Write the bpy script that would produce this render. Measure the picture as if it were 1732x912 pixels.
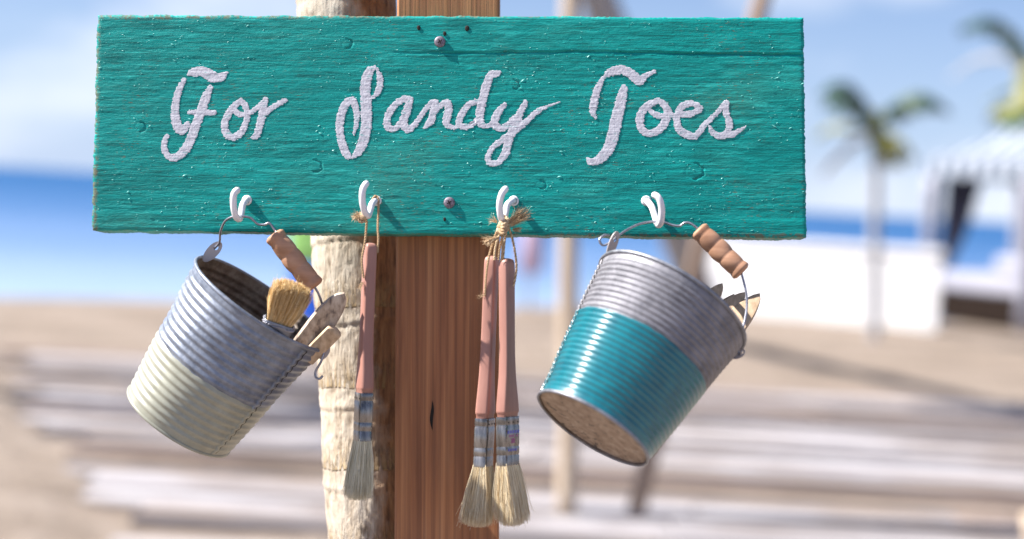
import bpy, math, random
import numpy as np
from mathutils import Vector, Matrix
random.seed(7); RNG = np.random.default_rng(11)
R = math.radians
scene = bpy.context.scene
COL = scene.collection
for o in list(bpy.data.objects): bpy.data.objects.remove(o)

# ------------------------------------------------------------------ camera
FPX = 2405.6; CX, CY = 866.0, 456.0; CAMH = 1.5
PITCH, ROLL = R(3.02), R(3.2)
fwd = Vector((0, math.cos(PITCH), -math.sin(PITCH)))
r0 = Vector((1, 0, 0)); u0 = r0.cross(fwd)
rgt = math.cos(ROLL)*r0 + math.sin(ROLL)*u0
upv = -math.sin(ROLL)*r0 + math.cos(ROLL)*u0
CAM = Vector((0, 0, CAMH))
cd = bpy.data.cameras.new('camera'); cam = bpy.data.objects.new('camera', cd); COL.objects.link(cam)
M = Matrix.Identity(4)
for i in range(3):
    M[i][0] = rgt[i]; M[i][1] = upv[i]; M[i][2] = -fwd[i]; M[i][3] = CAM[i]
cam.matrix_world = M
cd.lens = 50; cd.sensor_width = 36; cd.clip_start = 0.05; cd.clip_end = 9000
cd.dof.use_dof = True; cd.dof.focus_distance = 1.205; cd.dof.aperture_fstop = 2.3
scene.camera = cam

# frame of the sign: origin on the board face, X along it, Y away from the viewer, Z up the post
YAW, LEAN = R(2.0), R(2.5)
D0 = 1.2028
X1 = math.cos(YAW)*rgt - math.sin(YAW)*fwd
Y1 = math.sin(YAW)*rgt + math.cos(YAW)*fwd
Z2 = math.cos(LEAN)*upv + math.sin(LEAN)*Y1
Y2 = -math.sin(LEAN)*upv + math.cos(LEAN)*Y1
GO = CAM + fwd*D0 + rgt*((760-CX)/FPX*D0) + upv*(-(212-CY)/FPX*D0)
G = Matrix.Identity(4)
for i in range(3):
    G[i][0] = X1[i]; G[i][1] = Y2[i]; G[i][2] = Z2[i]; G[i][3] = GO[i]
Gi = G.inverted()
_c = np.array(Gi @ CAM)
_rot = np.array(Gi.to_3x3()); _rg = _rot@np.array(rgt); _ug = _rot@np.array(upv); _fg = _rot@np.array(fwd)
def Nv(px, py, t):
    """points of the sign frame lying t metres behind the board face"""
    px = np.asarray(px, float); py = np.asarray(py, float); t = np.asarray(t, float)
    d = ((px-CX)/FPX)[..., None]*_rg + (-(py-CY)/FPX)[..., None]*_ug + _fg
    k = (t - _c[1])/d[..., 1]
    return _c + d*k[..., None]
def N(px, py, t=0.0): return Vector(Nv(px, py, t).tolist())
def ray(px, py): return rgt*((px-CX)/FPX) + upv*(-(py-CY)/FPX) + fwd
def GP(px, py, z=0.0):
    d = ray(px, py); return CAM + d*((z-CAMH)/d.z)
def W(px, py, depth):
    d = ray(px, py); return CAM + d*(depth/d.y)

# ------------------------------------------------------------------ light
sG = Vector((-0.655, -0.112, 0.748)).normalized()
sW = (G.to_3x3() @ sG).normalized()
ELEV = math.asin(sW.z); AZ = math.atan2(sW.x, sW.y)
sun_d = bpy.data.lights.new('sun', 'SUN'); sun_d.energy = 5.0; sun_d.angle = R(0.5); sun_d.color = (1.0, 0.95, 0.88)
sun = bpy.data.objects.new('sun', sun_d); COL.objects.link(sun)
sun.rotation_euler = sW.to_track_quat('Z', 'Y').to_euler(); sun.location = (-3, 0, 6)

world = bpy.data.worlds.new('World'); scene.world = world; world.use_nodes = True
wn = world.node_tree; wn.nodes.clear()
wo = wn.nodes.new('ShaderNodeOutputWorld'); bg = wn.nodes.new('ShaderNodeBackground')
sky = wn.nodes.new('ShaderNodeTexSky'); sky.sky_type = 'NISHITA'; sky.sun_disc = False
sky.sun_elevation = ELEV; sky.sun_rotation = AZ; sky.altitude = 0; sky.air_density = 1.0; sky.dust_density = 0.6; sky.ozone_density = 2.5
tc = wn.nodes.new('ShaderNodeTexCoord')
mp = wn.nodes.new('ShaderNodeMapping'); mp.inputs['Scale'].default_value = (1, 1, 2.6); mp.inputs['Location'].default_value = (4.2, 0.2, 1.5)
nz = wn.nodes.new('ShaderNodeTexNoise'); nz.inputs['Scale'].default_value = 4.2; nz.inputs['Detail'].default_value = 6; nz.inputs['Roughness'].default_value = 0.55
rp = wn.nodes.new('ShaderNodeValToRGB'); rp.color_ramp.elements[0].position = 0.47; rp.color_ramp.elements[1].position = 0.64
mx = wn.nodes.new('ShaderNodeMix'); mx.data_type = 'RGBA'; mx.inputs['B'].default_value = (8.3, 8.7, 9.6, 1)
mfac = wn.nodes.new('ShaderNodeMath'); mfac.operation = 'MULTIPLY'; mfac.inputs[1].default_value = 0.65
L = wn.links.new
L(tc.outputs['Generated'], mp.inputs['Vector']); L(mp.outputs[0], nz.inputs['Vector']); L(nz.outputs['Fac'], rp.inputs['Fac'])
L(rp.outputs['Color'], mfac.inputs[0]); L(mfac.outputs[0], mx.inputs['Factor']); 
sep = wn.nodes.new('ShaderNodeSeparateXYZ'); L(tc.outputs['Generated'], sep.inputs[0])
hr = wn.nodes.new('ShaderNodeValToRGB'); L(sep.outputs['Z'], hr.inputs['Fac']); e_ = hr.color_ramp.elements
e_[0].position = 0.0; e_[0].color = (.8, .8, .8, 1); e_[1].position = 0.24; e_[1].color = (0, 0, 0, 1)
hm = wn.nodes.new('ShaderNodeMix'); hm.data_type = 'RGBA'; hm.inputs['B'].default_value = (5.2, 6.3, 8.5, 1)
L(hr.outputs['Color'], hm.inputs['Factor']); tn = wn.nodes.new('ShaderNodeMix'); tn.data_type = 'RGBA'; tn.blend_type = 'MULTIPLY'; tn.inputs['Factor'].default_value = 1; tn.inputs['B'].default_value = (0.60, 0.76, 1.04, 1); L(sky.outputs[0], tn.inputs['A']); L(tn.outputs['Result'], hm.inputs['A']); L(hm.outputs['Result'], mx.inputs['A']); L(mx.outputs['Result'], bg.inputs['Color'])
bg.inputs['Strength'].default_value = 0.050
L(bg.outputs[0], wo.inputs['Surface'])
scene.view_settings.view_transform = 'Standard'; scene.view_settings.look = 'None'
scene.view_settings.exposure = 1.38; scene.view_settings.gamma = 1
scene.render.engine = 'CYCLES'; scene.cycles.use_denoising = True; scene.cycles.max_bounces = 6

# ------------------------------------------------------------------ mesh helpers
class MB:
    def __init__(s): s.v = []; s.f = []; s.sm = []
    def add(s, vs, fs, smooth=True):
        n = len(s.v); s.v.extend([tuple(v) for v in vs]); s.f.extend([tuple(i+n for i in f) for f in fs]); s.sm.extend([smooth]*len(fs))
    def addnp(s, V, F, smooth=True): s.add(V.tolist(), F.tolist(), smooth)
    def box(s, c, x, y, z, smooth=False):
        """centre and three half-edge vectors"""
        c = Vector(c); x = Vector(x); y = Vector(y); z = Vector(z); vs = []
        for k in (-1, 1):
            for j in (-1, 1):
                for i in (-1, 1): vs.append(c+x*i+y*j+z*k)
        s.add(vs, [(0,2,3,1),(4,5,7,6),(0,1,5,4),(2,6,7,3),(0,4,6,2),(1,3,7,5)], smooth)
    def tube(s, pts, rad, seg=10, cap=True, ell=None):
        pts = [Vector(p) for p in pts]; n = len(pts)
        if not hasattr(rad, '__len__'): rad = [rad]*n
        t0 = (pts[1]-pts[0]).normalized()
        a = t0.orthogonal().normalized(); vs = []; fs = []
        for i, p in enumerate(pts):
            t = (pts[min(i+1, n-1)]-pts[max(i-1, 0)]).normalized()
            a = (a - t*a.dot(t)).normalized(); b = t.cross(a)
            for k in range(seg):
                th = 2*math.pi*k/seg; vs.append(p + (a*math.cos(th)+b*math.sin(th))*rad[i])
        for i in range(n-1):
            for k in range(seg):
                k2 = (k+1) % seg; fs.append((i*seg+k, i*seg+k2, (i+1)*seg+k2, (i+1)*seg+k))
        if cap: fs.append(tuple(range(seg-1, -1, -1))); fs.append(tuple((n-1)*seg+k for k in range(seg)))
        s.add(vs, fs, True)
    def lathe(s, prof, o, ax, e1, seg=64, fn=None, closed=True):
        """profile of (r, h) about axis ax through o"""
        o = Vector(o); ax = Vector(ax).normalized(); e1 = Vector(e1); e1 = (e1-ax*e1.dot(ax)).normalized(); e2 = ax.cross(e1)
        vs = []; fs = []
        for (r, h) in prof:
            for k in range(seg):
                th = 2*math.pi*k/seg; rr = r + (fn(th, h) if fn else 0)
                vs.append(o+ax*h+(e1*math.cos(th)+e2*math.sin(th))*rr)
        for i in range(len(prof)-1):
            for k in range(seg):
                k2 = (k+1) % seg; fs.append((i*seg+k, i*seg+k2, (i+1)*seg+k2, (i+1)*seg+k))
        s.add(vs, fs, True)

def smoothpath(pts, n=6):
    """Catmull-Rom through tuples of any length"""
    P = [np.array(p, float) for p in pts]; P = [2*P[0]-P[1]] + P + [2*P[-1]-P[-2]]
    out = []
    for i in range(1, len(P)-2):
        for k in range(n):
            t = k/n
            out.append(0.5*((2*P[i])+(-P[i-1]+P[i+1])*t+(2*P[i-1]-5*P[i]+4*P[i+1]-P[i+2])*t*t+(-P[i-1]+3*P[i]-3*P[i+1]+P[i+2])*t**3))
    out.append(P[-2]); return out

I4 = Matrix.Identity(4)
def tag(o, label=None, cat=None, group=None, kind=None):
    if label: o['label'] = label
    if cat: o['category'] = cat
    if group: o['group'] = group
    if kind: o['kind'] = kind
    return o
class Ctx:
    """a thing: an Empty at its base in frame F; parts are meshes built in F coordinates"""
    def __init__(s, name, label, cat, base=(0,0,0), F=I4, group=None):
        s.base = Vector(base); s.F = F
        s.o = bpy.data.objects.new(name, None); s.o.empty_display_size = 0.02; COL.objects.link(s.o)
        s.o.matrix_world = F @ Matrix.Translation(s.base); tag(s.o, label, cat, group)
    def part(s, name, mb, mat, parent=None, label=None, kind=None):
        o = mesh(name, mb, mat, s.base); o.parent = parent or s.o; tag(o, label, kind=kind); return o
def mesh(name, mb, mat, base=(0,0,0)):
    me = bpy.data.meshes.new(name)
    if isinstance(mb, MB): V = np.array(mb.v, float) - np.array(base); me.from_pydata(V.tolist(), [], mb.f); me.polygons.foreach_set('use_smooth', mb.sm)
    else: V, Fc = mb; me.from_pydata((np.asarray(V)-np.array(base)).tolist(), [], np.asarray(Fc).tolist()); me.polygons.foreach_set('use_smooth', [True]*len(Fc))
    me.materials.append(mat); me.update()
    o = bpy.data.objects.new(name, me); COL.objects.link(o); return o
def single(name, mb, mat, label=None, cat=None, base=(0,0,0), F=I4, group=None, kind=None):
    o = mesh(name, mb, mat, base); o.matrix_world = F @ Matrix.Translation(Vector(base)); return tag(o, label, cat, group, kind)
def bev(o, w, seg=2):
    m = o.modifiers.new('bevel', 'BEVEL'); m.width = w; m.segments = seg; m.limit_method = 'ANGLE'; return o

# value noise, vectorised
_T = RNG.random((256, 256)).astype(float)
def vn(x, y):
    x = np.asarray(x, float); y = np.asarray(y, float)
    xi = np.floor(x).astype(int); yi = np.floor(y).astype(int); fx = x-xi; fy = y-yi
    fx = fx*fx*(3-2*fx); fy = fy*fy*(3-2*fy)
    a = _T[xi & 255, yi & 255]; b = _T[(xi+1) & 255, yi & 255]; c = _T[xi & 255, (yi+1) & 255]; d = _T[(xi+1) & 255, (yi+1) & 255]
    return (a*(1-fx)+b*fx)*(1-fy)+(c*(1-fx)+d*fx)*fy
def fbm(x, y, o=3): return sum(vn(x*2**k+17*k, y*2**k+5*k)*0.5**k for k in range(o))/sum(0.5**k for k in range(o))

# ------------------------------------------------------------------ material helper
class NT:
    def __init__(s, name):
        s.m = bpy.data.materials.new(name); s.m.use_nodes = True; s.t = s.m.node_tree
        s.b = s.t.nodes['Principled BSDF']; s.tc = s.t.nodes.new('ShaderNodeTexCoord')
    def put(s, node, k, v):
        i = node.inputs[k]
        if hasattr(v, 'is_output') or isinstance(v, bpy.types.NodeSocket): s.t.links.new(v, i)
        elif isinstance(v, (tuple, list)) and len(v) == 3 and i.type == 'RGBA': i.default_value = (*v, 1)
        else: i.default_value = v
    def co(s, scale=(1,1,1), rot=(0,0,0), loc=(0,0,0), out='Object'):
        m = s.t.nodes.new('ShaderNodeMapping'); s.put(m, 'Vector', s.tc.outputs[out]); s.put(m, 'Scale', scale); s.put(m, 'Rotation', rot); s.put(m, 'Location', loc); return m.outputs[0]
    def noise(s, vec, scale=5, detail=4, rough=0.5, dist=0):
        n = s.t.nodes.new('ShaderNodeTexNoise'); s.put(n, 'Vector', vec); s.put(n, 'Scale', scale); s.put(n, 'Detail', detail); s.put(n, 'Roughness', rough); s.put(n, 'Distortion', dist); return n.outputs['Fac']
    def vor(s, vec, scale=5, feat='F1', rnd=1.0):
        n = s.t.nodes.new('ShaderNodeTexVoronoi'); n.feature = feat; s.put(n, 'Vector', vec); s.put(n, 'Scale', scale); s.put(n, 'Randomness', rnd); return n.outputs['Distance']
    def wave(s, vec, scale=5, dist=2, detail=3, dscale=1, d='X', kind='BANDS'):
        n = s.t.nodes.new('ShaderNodeTexWave'); n.wave_type = kind
        if kind == 'BANDS': n.bands_direction = d
        s.put(n, 'Vector', vec); s.put(n, 'Scale', scale); s.put(n, 'Distortion', dist); s.put(n, 'Detail', detail); s.put(n, 'Detail Scale', dscale); return n.outputs['Fac']
    def ramp(s, fac, stops):
        n = s.t.nodes.new('ShaderNodeValToRGB'); s.put(n, 'Fac', fac); e = n.color_ramp.elements
        while len(e) < len(stops): e.new(0.5)
        for i, (p, c) in enumerate(stops):
            e[i].position = p; e[i].color = (c, c, c, 1) if not hasattr(c, '__len__') else (*c, 1)
        return n.outputs['Color']
    def mix(s, fac, a, b, mode='MIX'):
        n = s.t.nodes.new('ShaderNodeMix'); n.data_type = 'RGBA'; n.blend_type = mode
        s.put(n, 'Factor', fac); s.put(n, 'A', a); s.put(n, 'B', b); return n.outputs['Result']
    def math(s, op, a, b=0.0):
        n = s.t.nodes.new('ShaderNodeMath'); n.operation = op; s.put(n, 0, a); s.put(n, 1, b); return n.outputs[0]
    def xyz(s, vec):
        n = s.t.nodes.new('ShaderNodeSeparateXYZ'); s.put(n, 0, vec); return n.outputs
    def bump(s, h, strength=0.3, dist=0.001, prev=None):
        n = s.t.nodes.new('ShaderNodeBump'); s.put(n, 'Height', h); s.put(n, 'Strength', strength); s.put(n, 'Distance', dist)
        if prev is not None: s.put(n, 'Normal', prev)
        return n.outputs[0]
    def set(s, **k):
        names = dict(color='Base Color', rough='Roughness', metal='Metallic', normal='Normal', coat='Coat Weight', coatr='Coat Roughness', spec='Specular IOR Level', alpha='Alpha', sss='Subsurface Weight', trans='Transmission Weight', sheen='Sheen Weight')
        for a, v in k.items(): s.put(s.b, names[a], v)
        return s.m

# sign paint
EDGE_C = 0.0
m = NT('teal_paint')
c1 = m.math('ADD', m.math('MULTIPLY', m.noise(m.co((9, 9, 90)), 1, 6, 0.6, 0.4), 0.55), m.math('MULTIPLY', m.noise(m.co((35, 35, 520)), 1, 5, 0.7, 0.3), 0.45))
c2 = m.noise(m.co((14, 14, 40), rot=(0, 0.5, 0)), 1, 5, 0.6)
col = m.ramp(c1, [(0.32, (0.0, 0.115, 0.105)), (0.5, (0.0, 0.25, 0.225)), (0.66, (0.0, 0.385, 0.345))])
col = m.mix(m.math('MULTIPLY', c2, 0.5), col, (0.0, 0.33, 0.31))
stk = m.math('MULTIPLY', m.ramp(m.noise(m.co((28, 28, 260), rot=(0, 0.42, 0)), 1, 6, 0.72, 0.5), [(0.50, 0.0), (0.60, 1.0)]), m.ramp(m.noise(m.co((7, 7, 14)), 1, 3, 0.5), [(0.40, 0.25), (0.58, 1.0)]))
col = m.mix(m.math('MULTIPLY', stk, 0.6), col, (0.03, 0.50, 0.45))
drk = m.ramp(m.noise(m.co((22, 22, 620)), 1, 5, 0.75, 0.4), [(0.50, 0.0), (0.60, 1.0)])
col = m.mix(m.math('MULTIPLY', drk, 0.62), col, (0.0, 0.075, 0.07))
spk = m.noise(m.co((160, 160, 900)), 1, 3, 0.6)
big = m.noise(m.co((14, 14, 22)), 1, 3, 0.5)
wf = m.math('MULTIPLY', m.ramp(spk, [(0.60, 0.0), (0.66, 1.0)]), m.ramp(big, [(0.47, 0.0), (0.62, 1.0)]))
col = m.mix(m.math('MULTIPLY', wf, 0.8), col, (0.17, 0.11, 0.05))
greenish = m.ramp(m.noise(m.co((7, 7, 16)), 1, 3, 0.5), [(0.55, 0.0), (0.75, 1.0)])
col = m.mix(m.math('MULTIPLY', greenish, 0.28), col, (0.09, 0.27, 0.19))
px_ = m.xyz(m.tc.outputs['Object']); wn_ = m.noise(m.co((60, 60, 60)), 1, 5, 0.7)
ez = m.math('ADD', m.math('ABSOLUTE', m.math('ADD', px_['Z'], EDGE_C)), m.math('MULTIPLY', wn_, 0.006))
ex_ = m.math('ADD', m.math('ABSOLUTE', m.math('ADD', px_['X'], -0.0005)), m.math('MULTIPLY', wn_, 0.006))
wear = m.math('MAXIMUM', m.ramp(m.math('MULTIPLY', ez, 5.0), [(0.472, 0.0), (0.480, 1.0)]), m.ramp(m.math('MULTIPLY', ex_, 1.5), [(0.4535, 0.0), (0.4565, 1.0)]))
col = m.mix(m.math('MULTIPLY', m.math('MULTIPLY', wear, m.ramp(m.noise(m.co((200, 200, 200)), 1, 4, 0.7), [(0.45, 0.0), (0.55, 1.0)])), 0.75), col, (0.16, 0.12, 0.07))
h1 = m.noise(m.co((130, 130, 900)), 1, 4, 0.65, 0.6)
h2 = m.noise(m.co((420, 420, 600), rot=(0, 0.5, 0)), 1, 3, 0.6)
nb = m.bump(h1, 0.6, 0.0007); nb = m.bump(h2, 0.4, 0.0004, nb)
TEAL = m.set(color=col, rough=m.ramp(h2, [(0.3, 0.42), (0.7, 0.6)]), normal=nb, spec=0.22)
m = NT('teal_paint_crumb'); CRUMB = m.set(color=(0.16, 0.60, 0.55), rough=0.4)
m = NT('lettering_paint')
n1 = m.noise(m.co((300, 300, 300)), 1, 4, 0.6)
n2 = m.noise(m.co((110, 110, 420)), 1, 5, 0.7)
col = m.ramp(n1, [(0.35, (0.50, 0.50, 0.56)), (0.5, (0.58, 0.575, 0.64)), (0.65, (0.70, 0.69, 0.75))])
thin = m.ramp(n2, [(0.57, 0.0), (0.66, 1.0)])
col = m.mix(m.math('MULTIPLY', thin, 0.7), col, (0.05, 0.36, 0.34))
LETTER = m.set(color=col, rough=0.5, normal=m.bump(n1, 0.25, 0.0005))
m = NT('knot_wood'); n1 = m.wave(m.co((1, 1, 1)), 180, 3, 3, 90, 'Z')
KNOT = m.set(color=m.ramp(n1, [(0.2, (0.0, 0.15, 0.135)), (0.8, (0.0, 0.29, 0.26))]), rough=0.5, normal=m.bump(n1, 0.5, 0.0006))
m = NT('screw_metal'); n1 = m.noise(m.co((900, 900, 900)), 1, 4, 0.6)
SCREW = m.set(color=m.ramp(n1, [(0.35, (0.09, 0.08, 0.10)), (0.6, (0.26, 0.22, 0.27)), (0.8, (0.22, 0.11, 0.07))]), metal=0.5, rough=0.55, normal=m.bump(n1, 0.5, 0.0004))
m = NT('dark_hole'); HOLE = m.set(color=(0.012, 0.010, 0.008), rough=0.9)

# post timber
m = NT('post_timber')
v = m.co((1, 1, 0.035)); w1 = m.noise(v, 95, 5, 0.55, 0.6); w2 = m.noise(m.co((1, 1, 0.012)), 420, 4, 0.6)
w3 = m.noise(m.co((6, 6, 2.2)), 1, 2, 0.5)
col = m.ramp(w1, [(0.30, (0.19, 0.058, 0.016)), (0.46, (0.36, 0.135, 0.048)), (0.58, (0.47, 0.195, 0.074)), (0.74, (0.58, 0.275, 0.12))])
col = m.mix(m.math('MULTIPLY', m.ramp(w2, [(0.4, 1.0), (0.6, 0.0)]), 0.35), col, (0.14, 0.055, 0.028))
col = m.mix(m.math('MULTIPLY', w3, 0.3), col, (0.28, 0.125, 0.06))
gl = m.wave(m.co((1, 1, 0.02)), 47, 5.0, 3, 1.2, 'X'); col = m.mix(m.math('MULTIPLY', m.ramp(gl, [(0.62, 0.0), (0.92, 1.0)]), 0.28), col, (0.13, 0.05, 0.022))
TIMBER = m.set(color=col, rough=0.62, normal=m.bump(w2, 0.6, 0.0008, m.bump(w1, 0.3, 0.001)))

# bark
m = NT('palm_bark')
b1 = m.noise(m.co((120, 120, 45)), 1, 6, 0.65, 0.3); b2 = m.noise(m.co((30, 30, 22)), 1, 5, 0.6); b3 = m.noise(m.co((260, 260, 30)), 1, 4, 0.6)
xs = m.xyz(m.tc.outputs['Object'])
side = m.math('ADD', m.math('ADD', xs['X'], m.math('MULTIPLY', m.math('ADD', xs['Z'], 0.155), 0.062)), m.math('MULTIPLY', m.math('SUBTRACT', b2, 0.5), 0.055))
brown = m.ramp(m.math('ADD', m.math('MULTIPLY', side, 12.0), 0.50), [(0.45, 0.0), (0.72, 1.0)])  # browner fibre bark toward the post; its edge also paints in the trunk's shade
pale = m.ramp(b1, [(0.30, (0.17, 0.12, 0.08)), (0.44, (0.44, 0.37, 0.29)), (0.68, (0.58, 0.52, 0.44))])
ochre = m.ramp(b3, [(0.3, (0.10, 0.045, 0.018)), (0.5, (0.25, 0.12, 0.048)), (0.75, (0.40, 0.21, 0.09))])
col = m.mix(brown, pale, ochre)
BARKBASE = (m, col, b1, b2, b3)
zz = xs['Z']
ringf = m.math('FRACT', m.math('ADD', m.math('MULTIPLY', zz, 13.5), m.math('MULTIPLY', b2, 0.12)))
ringm = m.ramp(ringf, [(0.0, 0.0), (0.02, 1.0), (0.34, 0.15), (0.4, 0.0)])
fib = m.ramp(m.noise(m.co((330, 330, 30)), 1, 3, 0.7), [(0.46, 0.0), (0.54, 1.0)])
col = m.mix(m.math('MULTIPLY', m.math('MULTIPLY', ringm, fib), 0.75), col, (0.33, 0.22, 0.09))
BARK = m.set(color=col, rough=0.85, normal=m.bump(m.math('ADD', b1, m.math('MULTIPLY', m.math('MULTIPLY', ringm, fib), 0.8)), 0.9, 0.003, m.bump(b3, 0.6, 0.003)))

# metals and bucket paints
def galv(name, lo, hi, metal=0.55, rough=0.42):
    m = NT(name); a = m.noise(m.co((60, 60, 60)), 1, 5, 0.6); b = m.noise(m.co((300, 300, 300)), 1, 4, 0.6); c = m.vor(m.co((1,1,1)), 160)
    f = m.math('ADD', m.math('MULTIPLY', a, 0.7), m.math('MULTIPLY', b, 0.3))
    col = m.ramp(f, [(0.35, lo), (0.62, hi)])
    dirt = m.ramp(m.noise(m.co((90, 90, 90)), 1, 6, 0.7), [(0.60, 0.0), (0.72, 1.0)])
    col = m.mix(m.math('MULTIPLY', dirt, 0.4), col, (0.10, 0.085, 0.08))
    return m.set(color=col, metal=metal, rough=m.ramp(b, [(0.3, rough-0.08), (0.7, rough+0.14)]), normal=m.bump(b, 0.25, 0.0004))
GALV = galv('galvanised_tin', (0.125, 0.145, 0.19), (0.27, 0.30, 0.365), 0.35, 0.42)
GALV2 = galv('dull_galvanised_tin', (0.125, 0.125, 0.145), (0.26, 0.255, 0.285), 0.3, 0.5)
RIMM = galv('rim_wire_tin', (0.14, 0.15, 0.18), (0.30, 0.31, 0.35), 0.6, 0.4)
m = NT('rusty_inner_tin'); a = m.noise(m.co((70, 70, 70)), 1, 6, 0.7)
RUSTY = m.set(color=m.ramp(a, [(0.3, (0.07, 0.05, 0.038)), (0.5, (0.17, 0.13, 0.10)), (0.7, (0.30, 0.26, 0.23))]), metal=0.25, rough=0.6, normal=m.bump(a, 0.3, 0.0006))
def paintm(name, colr, alt, rough=0.3, coat=0.4):
    m = NT(name); a = m.noise(m.co((90, 90, 90)), 1, 5, 0.6); b = m.noise(m.co((500, 500, 500)), 1, 3, 0.6)
    col = m.ramp(a, [(0.35, colr), (0.7, alt)])
    chips = m.ramp(m.noise(m.co((400, 400, 400)), 1, 2, 0.5), [(0.75, 0.0), (0.78, 1.0)])
    col = m.mix(m.math('MULTIPLY', chips, 0.35), col, (0.4, 0.42, 0.45))
    return m.set(color=col, rough=rough, coat=coat, coatr=0.2, normal=m.bump(b, 0.15, 0.0003))
BTEAL = paintm('teal_bucket_paint', (0.003, 0.115, 0.155), (0.006, 0.165, 0.205), 0.28, 0.6)
BCREAM = paintm('cream_bucket_paint', (0.28, 0.28, 0.225), (0.35, 0.35, 0.285), 0.42, 0.15)
m = NT('stained_bucket_bottom'); a = m.noise(m.co((110, 110, 110)), 1, 5, 0.7); fl = m.noise(m.co((90, 190, 260), rot=(0, 0.6, 0)), 1, 2, 0.5)
col = m.ramp(a, [(0.3, (0.20, 0.14, 0.10)), (0.55, (0.38, 0.29, 0.22)), (0.75, (0.50, 0.42, 0.34))])
col = m.mix(m.math('MULTIPLY', m.ramp(fl, [(0.62, 0.0), (0.66, 1.0)]), 0.85), col, (0.08, 0.07, 0.06))
BOTTOM = m.set(color=col, rough=0.7, metal=0.1, normal=m.bump(a, 0.3, 0.0006))
m = NT('wire_steel'); a = m.noise(m.co((300, 300, 300)), 1, 3, 0.6)
WIRE = m.set(color=m.ramp(a, [(0.3, (0.22, 0.22, 0.26)), (0.7, (0.42, 0.42, 0.48))]), metal=0.75, rough=0.36)
m = NT('ear_tin'); EAR = m.set(color=(0.42, 0.38, 0.38), metal=0.5, rough=0.45)
m = NT('white_plastic'); a = m.noise(m.co((200, 200, 200)), 1, 3, 0.5)
WPLAST = m.set(color=m.ramp(a, [(0.3, (0.72, 0.70, 0.74)), (0.7, (0.80, 0.78, 0.81))]), rough=0.38, coat=0.15, sss=0.0)
m = NT('turned_wood'); a = m.noise(m.co((30, 30, 200), rot=(0, 0.7, 0)), 1, 5, 0.6); b = m.noise(m.co((60, 60, 60)), 1, 3, 0.5)
GRIP = m.set(color=m.ramp(m.math('ADD', m.math('MULTIPLY', a, 0.5), m.math('MULTIPLY', b, 0.5)), [(0.3, (0.32, 0.155, 0.085)), (0.55, (0.48, 0.26, 0.16)), (0.75, (0.58, 0.34, 0.22))]), rough=0.6, normal=m.bump(a, 0.3, 0.0005))
m = NT('pink_handle'); a = m.noise(m.co((300, 300, 30)), 1, 4, 0.6); b = m.noise(m.co((50, 50, 20)), 1, 3, 0.5)
PINK = m.set(color=m.ramp(m.math('ADD', m.math('MULTIPLY', a, 0.4), m.math('MULTIPLY', b, 0.6)), [(0.3, (0.29, 0.135, 0.105)), (0.7, (0.39, 0.195, 0.155))]), rough=0.5, normal=m.bump(a, 0.25, 0.0003))
m = NT('stick_wood'); a = m.noise(m.co((260, 260, 30), rot=(0, -0.5, 0)), 1, 4, 0.6)
STICK = m.set(color=m.ramp(a, [(0.3, (0.34, 0.23, 0.14)), (0.7, (0.60, 0.45, 0.31))]), rough=0.7, normal=m.bump(a, 0.3, 0.0004))
m = NT('grey_stick_wood'); a = m.noise(m.co((200, 200, 26), rot=(0, -0.5, 0)), 1, 4, 0.6)
STICK2 = m.set(color=m.ramp(a, [(0.35, (0.16, 0.12, 0.10)), (0.48, (0.42, 0.33, 0.26)), (0.7, (0.66, 0.56, 0.46))]), rough=0.75, normal=m.bump(a, 0.3, 0.0004))
m = NT('ferrule_steel'); a = m.noise(m.co((150, 150, 30)), 1, 4, 0.6)
FERR = m.set(color=m.ramp(a, [(0.35, (0.10, 0.095, 0.095)), (0.7, (0.38, 0.36, 0.35))]), metal=0.8, rough=m.ramp(a, [(0.3, 0.18), (0.7, 0.36)]), normal=m.bump(a, 0.25, 0.0006))
m = NT('bristle_blond'); g = m.t.nodes.new('ShaderNodeNewGeometry')
BRIST = m.set(color=m.ramp(g.outputs['Random Per Island'], [(0.0, (0.48, 0.33, 0.17)), (0.35, (0.76, 0.62, 0.40)), (1.0, (0.90, 0.82, 0.64))]), rough=0.45)
m = NT('bristle_pale'); g = m.t.nodes.new('ShaderNodeNewGeometry')
BRIST2 = m.set(color=m.ramp(g.outputs['Random Per Island'], [(0.0, (0.44, 0.37, 0.24)), (0.35, (0.72, 0.66, 0.48)), (1.0, (0.86, 0.82, 0.68))]), rough=0.45)
m = NT('bristle_golden'); g = m.t.nodes.new('ShaderNodeNewGeometry')
BRIST3 = m.set(color=m.ramp(g.outputs['Random Per Island'], [(0.0, (0.42, 0.23, 0.08)), (0.4, (0.72, 0.48, 0.20)), (1.0, (0.88, 0.72, 0.46))]), rough=0.45)
m = NT('jute'); g = m.t.nodes.new('ShaderNodeNewGeometry')
JUTE = m.set(color=m.ramp(g.outputs['Random Per Island'], [(0.0, (0.34, 0.20, 0.10)), (0.5, (0.52, 0.36, 0.21)), (1.0, (0.68, 0.52, 0.34))]), rough=0.8)

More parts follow.
